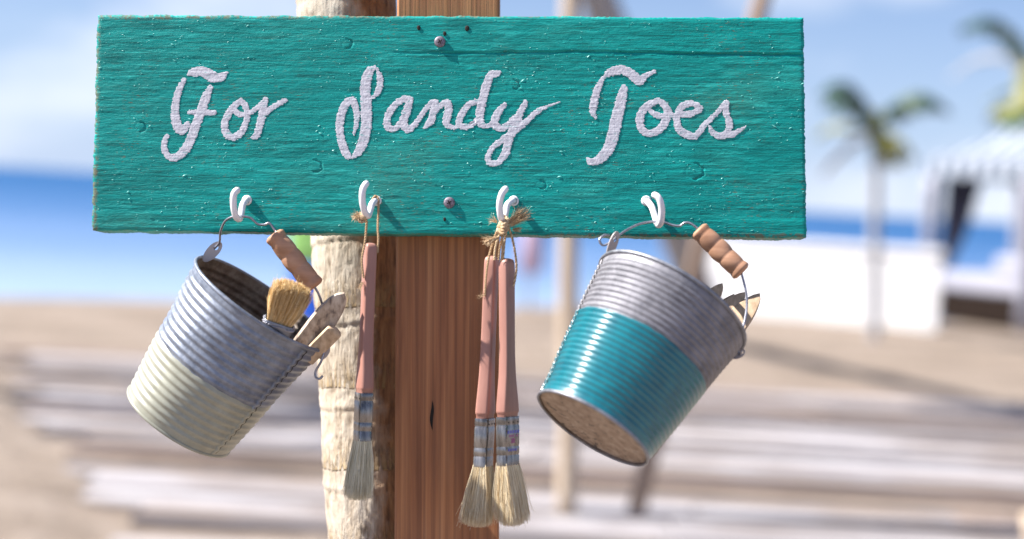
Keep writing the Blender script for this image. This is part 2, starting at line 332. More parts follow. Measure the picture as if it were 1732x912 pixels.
# scenery materials
m = NT('sand'); a = m.noise(m.co((0.5, 1.6, 1)), 1, 8, 0.6); b = m.noise(m.co((9, 9, 9)), 1, 6, 0.65); c = m.noise(m.co((1.3, 1.3, 1)), 1, 3, 0.5)
f = m.math('ADD', m.math('MULTIPLY', a, 0.6), m.math('MULTIPLY', b, 0.4))
SAND = m.set(color=m.ramp(f, [(0.32, (0.13, 0.10, 0.08)), (0.5, (0.235, 0.19, 0.155)), (0.66, (0.34, 0.285, 0.245))]), rough=0.95, spec=0.1, normal=m.bump(b, 0.8, 0.05, m.bump(c, 0.4, 0.2)))
m = NT('sea_water'); sx_ = m.xyz(m.tc.outputs['Object'])
dist = m.math('DIVIDE', m.math('SUBTRACT', sx_['Y'], 14.0), 120.0)
wv = m.noise(m.co((0.25, 1.1, 1)), 1, 6, 0.65)
deep = m.ramp(dist, [(0.0, (0.30, 0.37, 0.46)), (0.12, (0.13, 0.20, 0.34)), (0.35, (0.045, 0.11, 0.25)), (1.0, (0.008, 0.065, 0.19))])
col = m.mix(m.math('MULTIPLY', wv, 0.35), deep, (0.06, 0.17, 0.34))
WATER = m.set(color=col, rough=0.5, spec=0.12, normal=m.bump(wv, 0.6, 0.25))
def plank_mat(name, a0, a1, a2):
    m = NT(name); a = m.noise(m.co((2.5, 40, 40)), 1, 6, 0.65); b = m.noise(m.co((1.2, 4, 1)), 1, 4, 0.6)
    f = m.math('ADD', m.math('MULTIPLY', a, 0.5), m.math('MULTIPLY', b, 0.5))
    col = m.ramp(f, [(0.36, a0), (0.5, a1), (0.62, a2)])
    sc_ = m.ramp(m.noise(m.co((0.7, 3.0, 1), loc=(hash(name) % 7 if False else len(name), 0, 0)), 1, 5, 0.65), [(0.44, 0.0), (0.62, 0.9)])
    col = m.mix(sc_, col, (0.19, 0.15, 0.125))
    return m.set(color=col, rough=0.85, spec=0.2, normal=m.bump(a, 0.5, 0.01))
PLANKS = [plank_mat('weathered_plank_pale', (0.26, 0.24, 0.25), (0.39, 0.37, 0.385), (0.52, 0.505, 0.525)),
          plank_mat('weathered_plank_grey', (0.12, 0.11, 0.115), (0.20, 0.185, 0.195), (0.29, 0.275, 0.29)),
          plank_mat('weathered_plank_rosy', (0.14, 0.10, 0.082), (0.23, 0.175, 0.15), (0.33, 0.27, 0.24))]
m = NT('white_render'); a = m.noise(m.co((3, 3, 3)), 1, 6, 0.6)
WHITE = m.set(color=m.ramp(a, [(0.3, (0.74, 0.74, 0.76)), (0.7, (0.82, 0.82, 0.83))]), rough=0.8, normal=m.bump(a, 0.2, 0.01))
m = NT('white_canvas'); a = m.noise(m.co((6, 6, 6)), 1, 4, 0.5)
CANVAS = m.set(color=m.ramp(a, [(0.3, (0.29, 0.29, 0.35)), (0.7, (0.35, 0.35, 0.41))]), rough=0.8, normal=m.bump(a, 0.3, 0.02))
def stripe(name, ax, sc):
    m = NT(name); x = m.xyz(m.tc.outputs['Object'])[ax]
    s = m.math('FRACT', m.math('MULTIPLY', x, sc)); st = m.ramp(s, [(0.0, 0.0), (0.58, 0.0), (0.60, 1.0)])
    return m.set(color=m.mix(st, (0.30, 0.33, 0.38), (0.06, 0.085, 0.13)), rough=0.8)
STRX, STRY = stripe('striped_canvas_along', 'X', 3.6), stripe('striped_canvas_across', 'Y', 3.6)
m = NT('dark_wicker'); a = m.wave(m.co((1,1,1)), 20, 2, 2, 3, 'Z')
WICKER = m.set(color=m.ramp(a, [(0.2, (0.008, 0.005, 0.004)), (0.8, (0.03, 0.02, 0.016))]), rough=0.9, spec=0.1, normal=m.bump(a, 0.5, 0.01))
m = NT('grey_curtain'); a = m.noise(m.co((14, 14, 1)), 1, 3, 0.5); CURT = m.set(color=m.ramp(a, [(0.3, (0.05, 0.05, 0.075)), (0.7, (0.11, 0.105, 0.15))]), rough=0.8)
m = NT('driftwood_pole'); a = m.noise(m.co((30, 30, 3)), 1, 5, 0.6)
POLE = m.set(color=m.ramp(a, [(0.3, (0.34, 0.25, 0.18)), (0.7, (0.58, 0.48, 0.37))]), rough=0.8, normal=m.bump(a, 0.4, 0.01))
m = NT('brown_pole'); a = m.noise(m.co((30, 30, 3)), 1, 5, 0.6)
POLE2 = m.set(color=m.ramp(a, [(0.3, (0.20, 0.13, 0.09)), (0.7, (0.36, 0.26, 0.19))]), rough=0.8, normal=m.bump(a, 0.4, 0.01))
m = NT('pale_palm_trunk'); a = m.noise(m.co((5, 5, 14)), 1, 5, 0.6)
PTRUNK = m.set(color=m.ramp(a, [(0.3, (0.20, 0.20, 0.22)), (0.7, (0.36, 0.36, 0.39))]), rough=0.9, normal=m.bump(a, 0.5, 0.02))
def leafm(name, a0, a1, a2):
    m = NT(name); g = m.t.nodes.new('ShaderNodeNewGeometry')
    return m.set(color=m.ramp(g.outputs['Random Per Island'], [(0.0, a0), (0.5, a1), (1.0, a2)]), rough=0.5)
LEAF = leafm('palm_leaf_green', (0.010, 0.04, 0.022), (0.022, 0.065, 0.03), (0.05, 0.11, 0.035))
LEAFY = leafm('palm_leaf_yellowing', (0.10, 0.13, 0.02), (0.20, 0.20, 0.04), (0.28, 0.22, 0.06))
LEAFG = leafm('palm_leaf_dry_grey', (0.20, 0.20, 0.22), (0.28, 0.28, 0.30), (0.36, 0.35, 0.36))
m = NT('board_green'); SUPG = m.set(color=(0.30, 0.58, 0.16), rough=0.4)
m = NT('board_blue'); SUPB = m.set(color=(0.02, 0.12, 0.66), rough=0.4)
m = NT('pink_canvas'); PARA = m.set(color=(0.56, 0.42, 0.56), rough=0.8)

# ------------------------------------------------------------------ setting: sand, sea
def shore(x): return 16.0 + np.clip((x+5.6)*0.52, -6, 4.6) + 0.25*np.sin(x*0.9)
def land_grid():
    xs = np.concatenate([-np.geomspace(4200, 12, 22), np.linspace(-11, 14, 101), np.geomspace(15, 4200, 22)])
    ys = np.concatenate([[-40, -20, -8, -3], np.linspace(0, 30, 121), np.geomspace(32, 4200, 26)])
    X, Y = np.meshgrid(xs, ys); Z = np.zeros_like(X)
    Z += -0.06*np.clip(Y-shore(X), 0, 60); Z = np.maximum(Z, -3)
    land = Y < shore(X)-0.3
    Z += np.where(land & (np.abs(X) < 14) & (Y > 3), (fbm(X*1.6, Y*2.6, 3)-0.55)*0.05, 0)
    edge = -4.07+(11.3-Y)*0.463
    Z += np.where(land & (X < edge) & (Y > 3) & (Y < 12), np.clip((edge-X)*0.25, 0, 0.09)+(fbm(X*4, Y*4, 2)-0.5)*0.05, 0)
    V = np.stack([X, Y, Z], -1).reshape(-1, 3); n = len(xs); i, j = np.meshgrid(np.arange(len(ys)-1), np.arange(n-1), indexing='ij')
    a = (i*n+j).ravel(); F_ = np.stack([a, a+1, a+n+1, a+n], -1); return V, F_
single('ground', land_grid(), SAND, 'bright rippled beach sand running down to the sea', None, kind='structure')
def sea_grid():
    xs = np.concatenate([-np.geomspace(4100, 30, 16), np.linspace(-28, 28, 57), np.geomspace(30, 4100, 16)])
    vs = np.concatenate([np.linspace(0, 1, 20)**2*40, np.geomspace(45, 4000, 24)])
    X, Vv = np.meshgrid(xs, vs); Y = shore(X)+0.35+Vv; Z = np.full_like(X, -0.022)
    V = np.stack([X, Y, Z], -1).reshape(-1, 3); n = len(xs); i, j = np.meshgrid(np.arange(len(vs)-1), np.arange(n-1), indexing='ij')
    a = (i*n+j).ravel(); return V, np.stack([a, a+1, a+n+1, a+n], -1)
single('sea', sea_grid(), WATER, 'calm blue sea, turquoise near the beach', None, kind='structure')

# boardwalk of loose weathered planks
bw = Ctx('boardwalk', 'weathered plank walkway of pale boards lying in the sand behind the post', 'boardwalk', (0, 8, 0))
rows = [(4.4,.24,1),(4.72,.24,0),(5.05,.22,2),(5.5,.2,1),(5.98,.26,0),(6.26,.25,0),(6.53,.26,0),(6.86,.2,1),
        (7.35,.18,2),(7.62,.26,1),(7.9,.26,0),(8.18,.25,0),(8.52,.2,2),(8.8,.27,0),(9.08,.27,0),(9.4,.24,1),
        (9.9,.26,1),(10.2,.26,2),(10.55,.28,1),(10.95,.3,0),(11.35,.28,2)]
for (y, w, k) in rows:
    x = -4.07+(11.3-y)*0.463 + random.uniform(-.22, .15)
    while x < 7.2:
        ln = random.uniform(2.2, 3.4); h = random.uniform(.018, .03)
        mb = MB(); sl = random.uniform(-.006, .006)
        mb.box((x+ln/2, y+w/2+random.uniform(-.012, .012), h-.01), (ln/2-.008, sl*ln, 0), (0, w/2-.008, 0), (0, 0, h))
        p = bw.part('plank', mb, PLANKS[min(2, max(0, k+random.choice((0, 0, 0, 1, -1))))]); x += ln

# white beach wall
wa, wb_ = GP(1187, 541), GP(1566, 549); wa = Vector((2.6, 20.2, 0)); wb_ = Vector((5.72, 18.95, 0))
d = (wb_-wa).normalized(); nrm = Vector((-d.y, d.x, 0)); c = (wa+wb_)/2; hw = (wb_-wa).length/2
wl = Ctx('beach_wall', 'low white rendered wall between the palm and the cabana, in front of the sea', 'wall', c)
mb = MB(); mb.box(c+Vector((0,0,.49)), d*hw, nrm*.1, (0,0,.51)); bev(wl.part('wall_body', mb, WHITE), .015)
mb = MB(); mb.box(c+Vector((0,0,1.04)), d*(hw+.02), nrm*.13, (0,0,.045)); bev(wl.part('coping', mb, WHITE), .012)
#mb = MB(); mb.box(wa+d*3.1*0.84-nrm*.16+Vector((0,0,.47)), d*.14, nrm*.059, (0,0,.50)); bev(wl.part('pilaster', mb, WHITE), .01)

# ------------------------------------------------------------------ palms
def frond(mb, pts, ln=.32, n=44, droop=.6, wd=.036):
    P = smoothpath([tuple(p) for p in pts], 12); m_ = len(P)
    mb.tube([Vector(p) for p in P], [0.018*(1-i/m_)+.004 for i in range(m_)], 5)
    for i in range(n):
        f = .12+.88*i/(n-1); k = min(m_-2, int(f*(m_-1))); p = Vector(P[k]); t = (Vector(P[k+1])-p).normalized()
        sd = t.cross(Vector((0,0,1)));
        if sd.length < .05: sd = Vector((1,0,0))
        sd.normalize(); l = ln*math.sin(math.pi*min(1, .15+f*.82))**.6
        for s in (-1, 1):
            dr = droop*random.uniform(.6, 1.3); q = p+t*random.uniform(-.01, .01)
            a = (sd*s+t*.55).normalized(); p1 = q+a*l*.5+Vector((0,0,-dr*l*.15)); p2 = q+a*l*.8+Vector((0,0,-dr*l*.7))
            w = t*wd*.5; up = Vector((0,0,.004))
            mb.add([q-w*.5, q+w*.5, p1-w+up, p1+w+up, p2], [(0,1,3,2), (2,3,4)], False)
def palm(name, label, base, top, bend, r0_, r1_, fronds, mats_, trunkm=PTRUNK, ln=.32):
    t = Ctx(name, label, 'palm tree', base, group='palms on the beach')
    base = Vector(base); top = Vector(top)
    P = smoothpath([tuple(base-Vector((0,0,.15))), tuple(base.lerp(top, .35)+Vector(bend)), tuple(base.lerp(top, .7)+Vector(bend)*.8), tuple(top)], 14)
    rr = [(r0_+(r1_-r0_)*min(1, i/len(P)*1.2))*(1+.05*math.sin(i*2.4)) for i in range(len(P))]; rr[0] *= 1.3
    mb = MB(); mb.tube([Vector(p) for p in P], rr, 14); t.part('trunk', mb, trunkm)
    mb = MB(); mb.lathe([(.0, -.22), (r1_*.9, -.18), (r1_*1.15, 0), (r1_*.6, .18), (0, .3)], top, (0,0,1), (1,0,0), 12); t.part('crown_shaft', mb, LEAFY)
    for i, f in enumerate(fronds):
        mb = MB(); frond(mb, [top]+[Vector(q) for q in f[0]], ln=f[2] if len(f) > 2 else ln); t.part('frond', mb, f[1])
    return t
Dp = 17.2
A = lambda px, py, dd=0: W(px, py, Dp+dd)
top = A(1484, 222)
pb = GP(1481, 568); pb *= Dp/pb.y
palm('palm_tree', 'small pale-trunked palm in front of the white beach wall, left of the cabana', (pb.x, Dp, 0), top, (-.02, 0, 0), .075, .06, [
    ([A(1462,178), A(1425,140,-.1), A(1388,160,-.2)], LEAF), ([A(1468,185,.2), A(1432,150,.3), A(1400,150,.4)], LEAF), ([A(1455,190), A(1425,165,-.2), A(1402,182,-.3)], LEAF),
    ([A(1510,180), A(1552,158,-.1), A(1598,178,-.2)], LEAF), ([A(1518,185,.2), A(1560,162,.3), A(1606,190,.4)], LEAF), ([A(1505,190), A(1540,172,-.3), A(1575,182,-.4)], LEAF),
    ([A(1500,232,-.2), A(1516,252,-.3), A(1518,280,-.3)], LEAFY, .26), ([A(1506,228,-.2), A(1534,246,-.3), A(1540,268,-.3)], LEAFY, .24), ([A(1488,240,-.2), A(1502,260,-.3), A(1500,278,-.3)], LEAFY, .2),
    ([A(1440,215), A(1405,214,.2), A(1380,232,.3)], LEAFY, .2), ([A(1445,240,.3), A(1410,270,.5), A(1388,300,.6)], LEAFG, .16),
    ([A(1480,205,.6), A(1470,215,1.0)], LEAF, .25)], None, ln=.34)
Dq = 15.5
B = lambda px, py, dd=0: W(px, py, Dq+dd)
palm('palm_tree', 'taller palm at the right edge whose arching fronds hang above the cabana', (6.35, Dq, 0), B(1792, 190), (-.05, 0, 0), .16, .12, [
    ([B(1752,120), B(1715,62), B(1672,32), B(1630,44)], LEAF), ([B(1760,130,.3), B(1728,75,.4), B(1690,38,.5)], LEAFY), ([B(1748,105,-.2), B(1735,150,-.3), B(1728,190,-.4)], LEAFY, .2),
    ([B(1760,180), B(1718,172,-.1), B(1686,196,-.2)], LEAFY), ([B(1756,190), B(1726,188,-.3), B(1700,212,-.4)], LEAF), ([B(1756,160,.3), B(1712,150,.5), B(1664,176,.6)], LEAF, .16),
    ([B(1750,130,.5), B(1700,96,.8), B(1650,98,1), B(1606,130,1.1)], LEAFG, .2),
    ([B(1850,120), B(1900,130), B(1940,200)], LEAF), ([B(1840,180), B(1880,210), B(1900,280)], LEAF), ([B(1800,100,.6), B(1830,80,1.2)], LEAF)], None, ln=.46)
# the palm whose trunk leans behind the sign and shades the sand on the right
kx, ky = -sW.x/sW.z, -sW.y/sW.z
S0 = Vector((2.35, 15.9, 0)); S1 = Vector((4.4, 10.9, 0)); H = 4.6
T1 = Vector((S1.x-kx*H, S1.y-ky*H, H))
def radial(top, n, l, dz=.35, mat_=LEAF, a0=0.0):
    out = []
    for i in range(n):
        a = a0+2*math.pi*i/n+random.uniform(-.2, .2); e = Vector((math.cos(a), math.sin(a), 0)); k = random.uniform(.85, 1.15)
        out.append(([top+e*l*.35*k+Vector((0,0,dz*.8)), top+e*l*.75*k+Vector((0,0,dz*.5)), top+e*l*k+Vector((0,0,-dz*1.1))], mat_, .3))
    return out
palm('palm_tree', 'leaning palm standing behind the sign, its foot hidden by the teal bucket', S0, T1, (0, 0, -.1), .20, .15, radial(T1, 9, .9), None)
T2 = Vector((-5.6, 9.0, 4.6))
palm('palm_tree', 'palm just outside the left edge that shades the boardwalk', (-6.0, 8.9, 0), T2, (.1, 0, 0), .16, .12, radial(T2, 12, 1.7, .5), None, ln=.4)

# ------------------------------------------------------------------ cabana
Lc = Vector((6.12, 21.0, 0)); Cc = Vector((7.06, 19.5, 0)); ex = (Cc-Lc); side = ex.length; ex.normalize(); ey = Vector((-ex.y, ex.x, 0))
FC = Matrix.Identity(4)
for i in range(3): FC[i][0] = ex[i]; FC[i][1] = ey[i]; FC[i][2] = (0,0,1)[i]; FC[i][3] = Lc[i]
cb = Ctx('beach_cabana', 'white striped canopy daybed cabana with dark wicker base beside the white wall', 'cabana', (0,0,0), FC)
S = side; Dd = 2.0
for (x, y) in ((0,0),(S,0),(0,Dd),(S,Dd)):
    mb = MB(); mb.box((x, y, 1.1), (.055,0,0), (0,.055,0), (0,0,1.1)); cb.part('post', mb, WHITE)
    mb = MB()
    for k in range(6):  # gathered curtain folds tied along each post
        th = k*math.pi/3; mb.tube([(x+.075*math.cos(th), y+.075*math.sin(th), z+.02) for z in (.02, .6, 1.2, 1.8, 2.1)], [.05,.035,.03,.04,.05], 6)
    cb.part('gathered_curtain', mb, CANVAS)
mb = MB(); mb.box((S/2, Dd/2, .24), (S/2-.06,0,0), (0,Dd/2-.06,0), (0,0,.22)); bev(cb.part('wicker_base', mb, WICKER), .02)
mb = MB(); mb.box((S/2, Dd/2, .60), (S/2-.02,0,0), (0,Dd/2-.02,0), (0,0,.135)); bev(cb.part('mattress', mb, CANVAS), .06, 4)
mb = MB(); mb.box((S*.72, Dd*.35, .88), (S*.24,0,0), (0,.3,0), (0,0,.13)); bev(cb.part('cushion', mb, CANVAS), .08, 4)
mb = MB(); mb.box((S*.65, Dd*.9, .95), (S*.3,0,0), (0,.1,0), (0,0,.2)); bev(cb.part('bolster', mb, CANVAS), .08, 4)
pk = Vector((S/2, Dd/2, 3.05)); ov = .08; cr = [Vector((-ov,-ov,2.36)), Vector((S+ov,-ov,2.36)), Vector((S+ov,Dd+ov,2.36)), Vector((-ov,Dd+ov,2.36))]
for k in range(4):
    a, b = cr[k], cr[(k+1) % 4]; mb = MB(); n = 12; vs = []; fs = []
    for i in range(n+1):
        for j in range(n+1):
            p = a.lerp(b, j/n).lerp(pk, i/n*.999); p.z -= .10*math.sin(math.pi*i/n); vs.append(p)
    for i in range(n):
        for j in range(n): q = i*(n+1)+j; fs.append((q, q+1, q+n+2, q+n+1))
    mb.add(vs, fs); o = cb.part('roof_panel', mb, STRX if k % 2 == 0 else STRY); so = o.modifiers.new('thick', 'SOLIDIFY'); so.thickness = .012; so.offset = 0
    mb = MB(); vs = []; fs = []; n = 40
    for j in range(n+1):
        p = a.lerp(b, j/n); vs.append(p); vs.append(p+Vector((0,0,-.22-.05*abs(math.sin(j/n*math.pi*7)))))
    for j in range(n): fs.append((2*j, 2*j+1, 2*j+3, 2*j+2))
    mb.add(vs, fs, False); o = cb.part('valance', mb, STRX if k % 2 == 0 else STRY); so = o.modifiers.new('thick', 'SOLIDIFY'); so.thickness = .012; so.offset = 0
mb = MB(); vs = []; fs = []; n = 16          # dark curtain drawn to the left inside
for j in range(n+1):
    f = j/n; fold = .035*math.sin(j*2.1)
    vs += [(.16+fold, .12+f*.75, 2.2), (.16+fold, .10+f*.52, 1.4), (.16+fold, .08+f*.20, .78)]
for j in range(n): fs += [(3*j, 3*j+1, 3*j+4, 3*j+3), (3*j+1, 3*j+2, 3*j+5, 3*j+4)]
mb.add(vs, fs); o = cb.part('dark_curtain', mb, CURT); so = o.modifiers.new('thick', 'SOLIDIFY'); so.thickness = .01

# ------------------------------------------------------------------ poles, board and parasol on the sand
def polething(name, label, cat, a, b, ra, rb, mat_, group=None):
    a = Vector(a); b = Vector(b); t = Ctx(name, label, cat, a, group=group)
    P = [a.lerp(b, i/12)+Vector((random.uniform(-1,1), random.uniform(-1,1), 0))*.006 for i in range(13)]
    mb = MB(); mb.tube(P, [ra+(rb-ra)*i/12 for i in range(13)], 12); t.part('shaft', mb, mat_)
    mb = MB(); mb.tube([P[7]-(b-a).normalized()*.02, P[7]+(b-a).normalized()*.06], ra*1.25, 12); t.part('binding', mb, POLE2)
    return t
g1 = GP(962, 880); polething('wooden_pole', 'upright bleached wooden pole standing left of the teal bucket', 'pole', g1-Vector((0,0,.1)), W(966, -180, g1.y), .048, .043, POLE, 'poles behind the sign')
g2 = GP(1066, 884); polething('wooden_pole', 'slanting brown wooden pole leaning to the right behind the teal bucket', 'pole', g2-Vector((0,0,.1)), W(1325, -150, g2.y+.15), .045, .04, POLE2, 'poles behind the sign')
g3 = GP(1752, 945); mb = MB(); mb.tube([g3-Vector((0,0,.1)), g3+Vector((-.01,0,.1)), W(1744, 868, g3.y)], [.045,.045,.04], 10)
single('wooden_stake', mb, POLE, 'short tan wooden stake in the bottom right corner', 'stake', base=g3)
bp = GP(546, 548)
sb = Ctx('paddle_board', 'green and blue paddle board standing upright behind the pale tree trunk', 'paddle board', bp)
def suplobe(z0, z1):
    mb = MB(); Hh = 2.6; pr = []
    n = 14; vs = []; fs = []; seg = 16
    for i in range(n+1):
        z = z0+(z1-z0)*i/n; f = z/Hh; hwid = .44*max(.02, math.sin(math.pi*min(1, .12+f*.86)))**.5
        for k in range(seg):
            th = 2*math.pi*k/seg; vs.append(bp+Vector((hwid*math.cos(th), .06*math.sin(th)+z*.06, z)))
    for i in range(n):
        for k in range(seg): k2 = (k+1) % seg; fs.append((i*seg+k, i*seg+k2, (i+1)*seg+k2, (i+1)*seg+k))
    fs.append(tuple(range(seg-1,-1,-1))); fs.append(tuple(n*seg+k for k in range(seg))); mb.add(vs, fs); return mb
sb.part('lower_half', suplobe(0, .62), SUPB); sb.part('upper_half', suplobe(.62, 2.6), SUPG)
bp2 = GP(893, 530); pa = Ctx('parasol', 'closed pale pink parasol by the water, right of the timber post', 'parasol', bp2)
mb = MB(); mb.tube([bp2, bp2+Vector((0,0,2.5))], .02, 8); pa.part('shaft', mb, POLE)
mb = MB(); mb.lathe([(.02,.5),(.13,.55),(.12,1.1),(.09,1.8),(.02,2.4)], bp2, (0,0,1), (1,0,0), 24, fn=lambda th, h: .015*math.cos(th*8)); pa.part('folded_canopy', mb, PARA)

# ------------------------------------------------------------------ timber post and tree trunk
def groundz(px, t):
    """sign-frame z where the line under this pixel column meets the sand"""
    p = N(px, 500, t); w0 = G @ p; dz = (G.to_3x3() @ Vector((0,0,1))).z; return p.z - w0.z/dz - .05
pl, pr_ = N(668, 700, .0342), N(844, 700, .0372)
pt = Ctx('timber_post', 'brown grained timber post carrying the teal sign', 'post', (0,0,0), G)
zb = groundz(756, .05); zt = N(756, -420, .05).z
cxp = (pl+pr_)/2; hx = (pr_-pl); hx.z = 0; hxl = hx.length/2; hx.normalize(); hy = Vector((-hx.y, hx.x, 0))
mb = MB(); cc = Vector((cxp.x, cxp.y, (zb+zt)/2))+hy*.019
nz_ = 60
vs = []; fs = []
sec = [(-1,-1),(1,-1),(1,1),(-1,1)]; ch = .0016
ring = []
for (sx, sy) in sec:
    if sx*sy > 0: ring += [(sx*hxl, sy*(.019-ch)), (sx*(hxl-ch), sy*.019)] if sx > 0 else [(sx*hxl, sy*(.019-ch)), (sx*(hxl-ch), sy*.019)]
    else: ring += [(sx*(hxl-ch), sy*.019), (sx*hxl, sy*(.019-ch))]
ring = [(-hxl, -(.019-ch)), (-(hxl-ch), -.019), (hxl-ch, -.019), (hxl, -(.019-ch)), (hxl, .019-ch), (hxl-ch, .019), (-(hxl-ch), .019), (-hxl, .019-ch)]
for i in range(nz_+1):
    z = zb+(zt-zb)*i/nz_
    for k, (a, b) in enumerate(ring): vs.append(Vector((cxp.x, cxp.y, z))+hx*a+hy*(b+.019))
for i in range(nz_):
    for k in range(8): k2 = (k+1) % 8; fs.append((i*8+k, i*8+k2, (i+1)*8+k2, (i+1)*8+k))
fs.append(tuple(range(7,-1,-1))); fs.append(tuple(nz_*8+k for k in range(8))); mb.add(vs, fs, False)
pt.part('shaft', mb, TIMBER)
kp = N(731, 703, .0352)                        # a long dark resin slit
mb = MB(); vs = []; n = 14
for i in range(n+1):
    f = i/n; wd = .0016*math.sin(math.pi*f)**.8; zz_ = kp.z+(.5-f)*.026; vs += [Vector((kp.x-wd+.0005*math.sin(f*7), kp.y-.0004, zz_)), Vector((kp.x+wd*.8+.0005*math.sin(f*7), kp.y-.0004, zz_))]
mb.add(vs, [(2*i, 2*i+2, 2*i+3, 2*i+1) for i in range(n)]); pt.part('resin_slit', mb, HOLE)

def trunkthing():
    tz = .135; cpts = [(583, -420), (586, 0), (604, 260), (616, 500), (628, 700), (642, 912)]
    C_ = [N(a, b, tz) for a, b in cpts]; gz = groundz(700, tz); C_.append(C_[-1]+Vector((.05, 0, -.4))); C_.append(Vector((C_[-1].x+.08, tz, gz)))
    base = Vector(C_[-1]); t = Ctx('palm_tree', 'pale ringed palm trunk standing close behind the left side of the timber post', 'tree', (C_[3].x, tz, 0), G)
    P = smoothpath([tuple(c) for c in C_], 60); P = np.array(P)
    zs = P[:, 2]; seg = 96
    ringz = np.arange(base.z, .6, .0741)
    th = np.linspace(0, 2*np.pi, seg, endpoint=False); TH, ZI = np.meshgrid(th, np.arange(len(P)))
    Z = zs[ZI]; fr = ((Z - C_[3].z)*13.5+.35+.07*np.sin(TH+Z*9)) % 1.0
    Rr = .0468+.0007*np.exp(-((fr-.03)/.05)**2)-.0005*np.exp(-((fr-.97)/.03)**2)+(fbm(TH*9, Z*140, 3)-.5)*.0014+(fbm(TH*30, Z*110, 2)-.5)*.0016
    Rr *= 1+np.clip(-(Z+.35), 0, 2)*.05
    V = np.stack([P[ZI, 0]+Rr*np.cos(TH), P[ZI, 1]+Rr*np.sin(TH), Z], -1).reshape(-1, 3)
    i, j = np.meshgrid(np.arange(len(P)-1), np.arange(seg), indexing='ij'); a = (i*seg+j).ravel(); b = (i*seg+(j+1) % seg).ravel()
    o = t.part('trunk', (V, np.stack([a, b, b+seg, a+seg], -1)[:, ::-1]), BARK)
trunkthing()

# ------------------------------------------------------------------ the sign board
TH = .0335
CORN = dict(tl=(165,25), tr=(1359,30), br=(1365,403), bl=(155,390))
def bil(u, v):
    x = (1-v)*((1-u)*165+u*1359)+v*((1-u)*155+u*1365); y = (1-v)*((1-u)*25+u*30)+v*((1-u)*390+u*403); return x, y
KNOTS = [(587,75,7),(870,143,7),(532,281,10),(238,215,7),(1175,290,13),(915,313,6),(796,205,4)]
def bh(px, py):
    """relief of the board face in metres, towards the viewer"""
    px = np.asarray(px, float); py = np.asarray(py, float)
    h = (fbm(px*.006+3, py*.16, 3)-.5)*.00030 + (fbm(px*.03, py*.6+9, 3)-.5)*.00020 + (fbm((px+py*1.2)*.03+40, (py+px*.45)*.12, 2)-.5)*.00016
    r = vn(px*.11+50, py*.42+3); h += np.clip(r-.88, 0, 1)*.0018
    crack = 88+ (px-700)*.004+1.5*np.sin(px*.011)+2*(vn(px*.03, 7.5)-.5)
    on = np.clip((px-640)/200, 0, 1)*(1-.35*vn(px*.02, 3.3))
    dd = py-crack; h += on*(-.0022*np.exp(-(dd/1.3)**2) + np.where(dd < 0, .0007, 0)*np.exp(-np.abs(dd)/60))
    for (kx_, ky_, kr) in KNOTS:
        d_ = np.hypot((px-kx_)*.9, (py-ky_)*1.08)+(vn(px*.22+kx_, py*.22)-.5)*3.5; h += -.0007*(.25+.9*(px > kx_-2))*np.exp(-((d_-kr-1.0)/1.3)**2) + .0002*np.exp(-(d_/(kr*1.8))**2)
    return h
sg = Ctx('sign_board', 'teal painted wooden plank sign lettered For Sandy Toes', 'sign', (0,0,0), G)
nu, nv = 760, 236
u, v_ = np.meshgrid(np.linspace(0, 1, nu+1), np.linspace(0, 1, nv+1)); bx_, by_ = bil(u, v_)
eu = np.minimum(u, 1-u)*nu; ev = np.minimum(v_, 1-v_)*nv
by_ = by_ + np.where(v_ < .5, 1, -1)*(vn(bx_*.05+3, v_*3)*2.4+vn(bx_*.35, v_*3)*1.2-1.5)*np.exp(-ev/2.0)
bx_ = bx_ + np.where(u < .5, 1, -1)*(vn(u*3+9, by_*.08)*2.2+vn(u*3, by_*.5)*1.8-1.6)*np.exp(-eu/2.0)
h = bh(bx_, by_); edge_ = np.minimum(eu, ev); h = h - .0014*np.exp(-edge_/1.2)
V = Nv(bx_, by_, -h).reshape(-1, 3); n = nu+1
i, j = np.meshgrid(np.arange(nv), np.arange(nu), indexing='ij'); a = (i*n+j).ravel(); F_ = np.stack([a, a+n, a+n+1, a+1], -1)
per = list(range(0, n)) + [k*n+nu for k in range(1, nv+1)] + [nv*n+k for k in range(nu-1, -1, -1)] + [k*n for k in range(nv-1, 0, -1)]
per = np.array(per); V = list(V); F_ = F_.tolist(); prev = per; VA = np.array(V)
for s in range(1, 9):
    q = VA[per].copy(); q[:, 1] = TH*s/8; q[:, 1] += (RNG.random(len(per))-.5)*.0006; base_n = len(V); V.extend(list(q)); cur = np.arange(base_n, base_n+len(per))
    for k in range(len(per)): k2 = (k+1) % len(per); F_.append([int(prev[k]), int(prev[k2]), int(cur[k2]), int(cur[k])])
    prev = cur
bc = [N(*CORN[k], TH) for k in ('tl','tr','br','bl')]
V = np.array(V); bme = MB(); bme.v = V.tolist(); bme.f = [tuple(f) for f in F_]; bme.sm = [True]*len(F_)
bme.f.append(tuple(int(k) for k in prev)); bme.sm.append(False)
sg.part('plank', bme, TEAL)

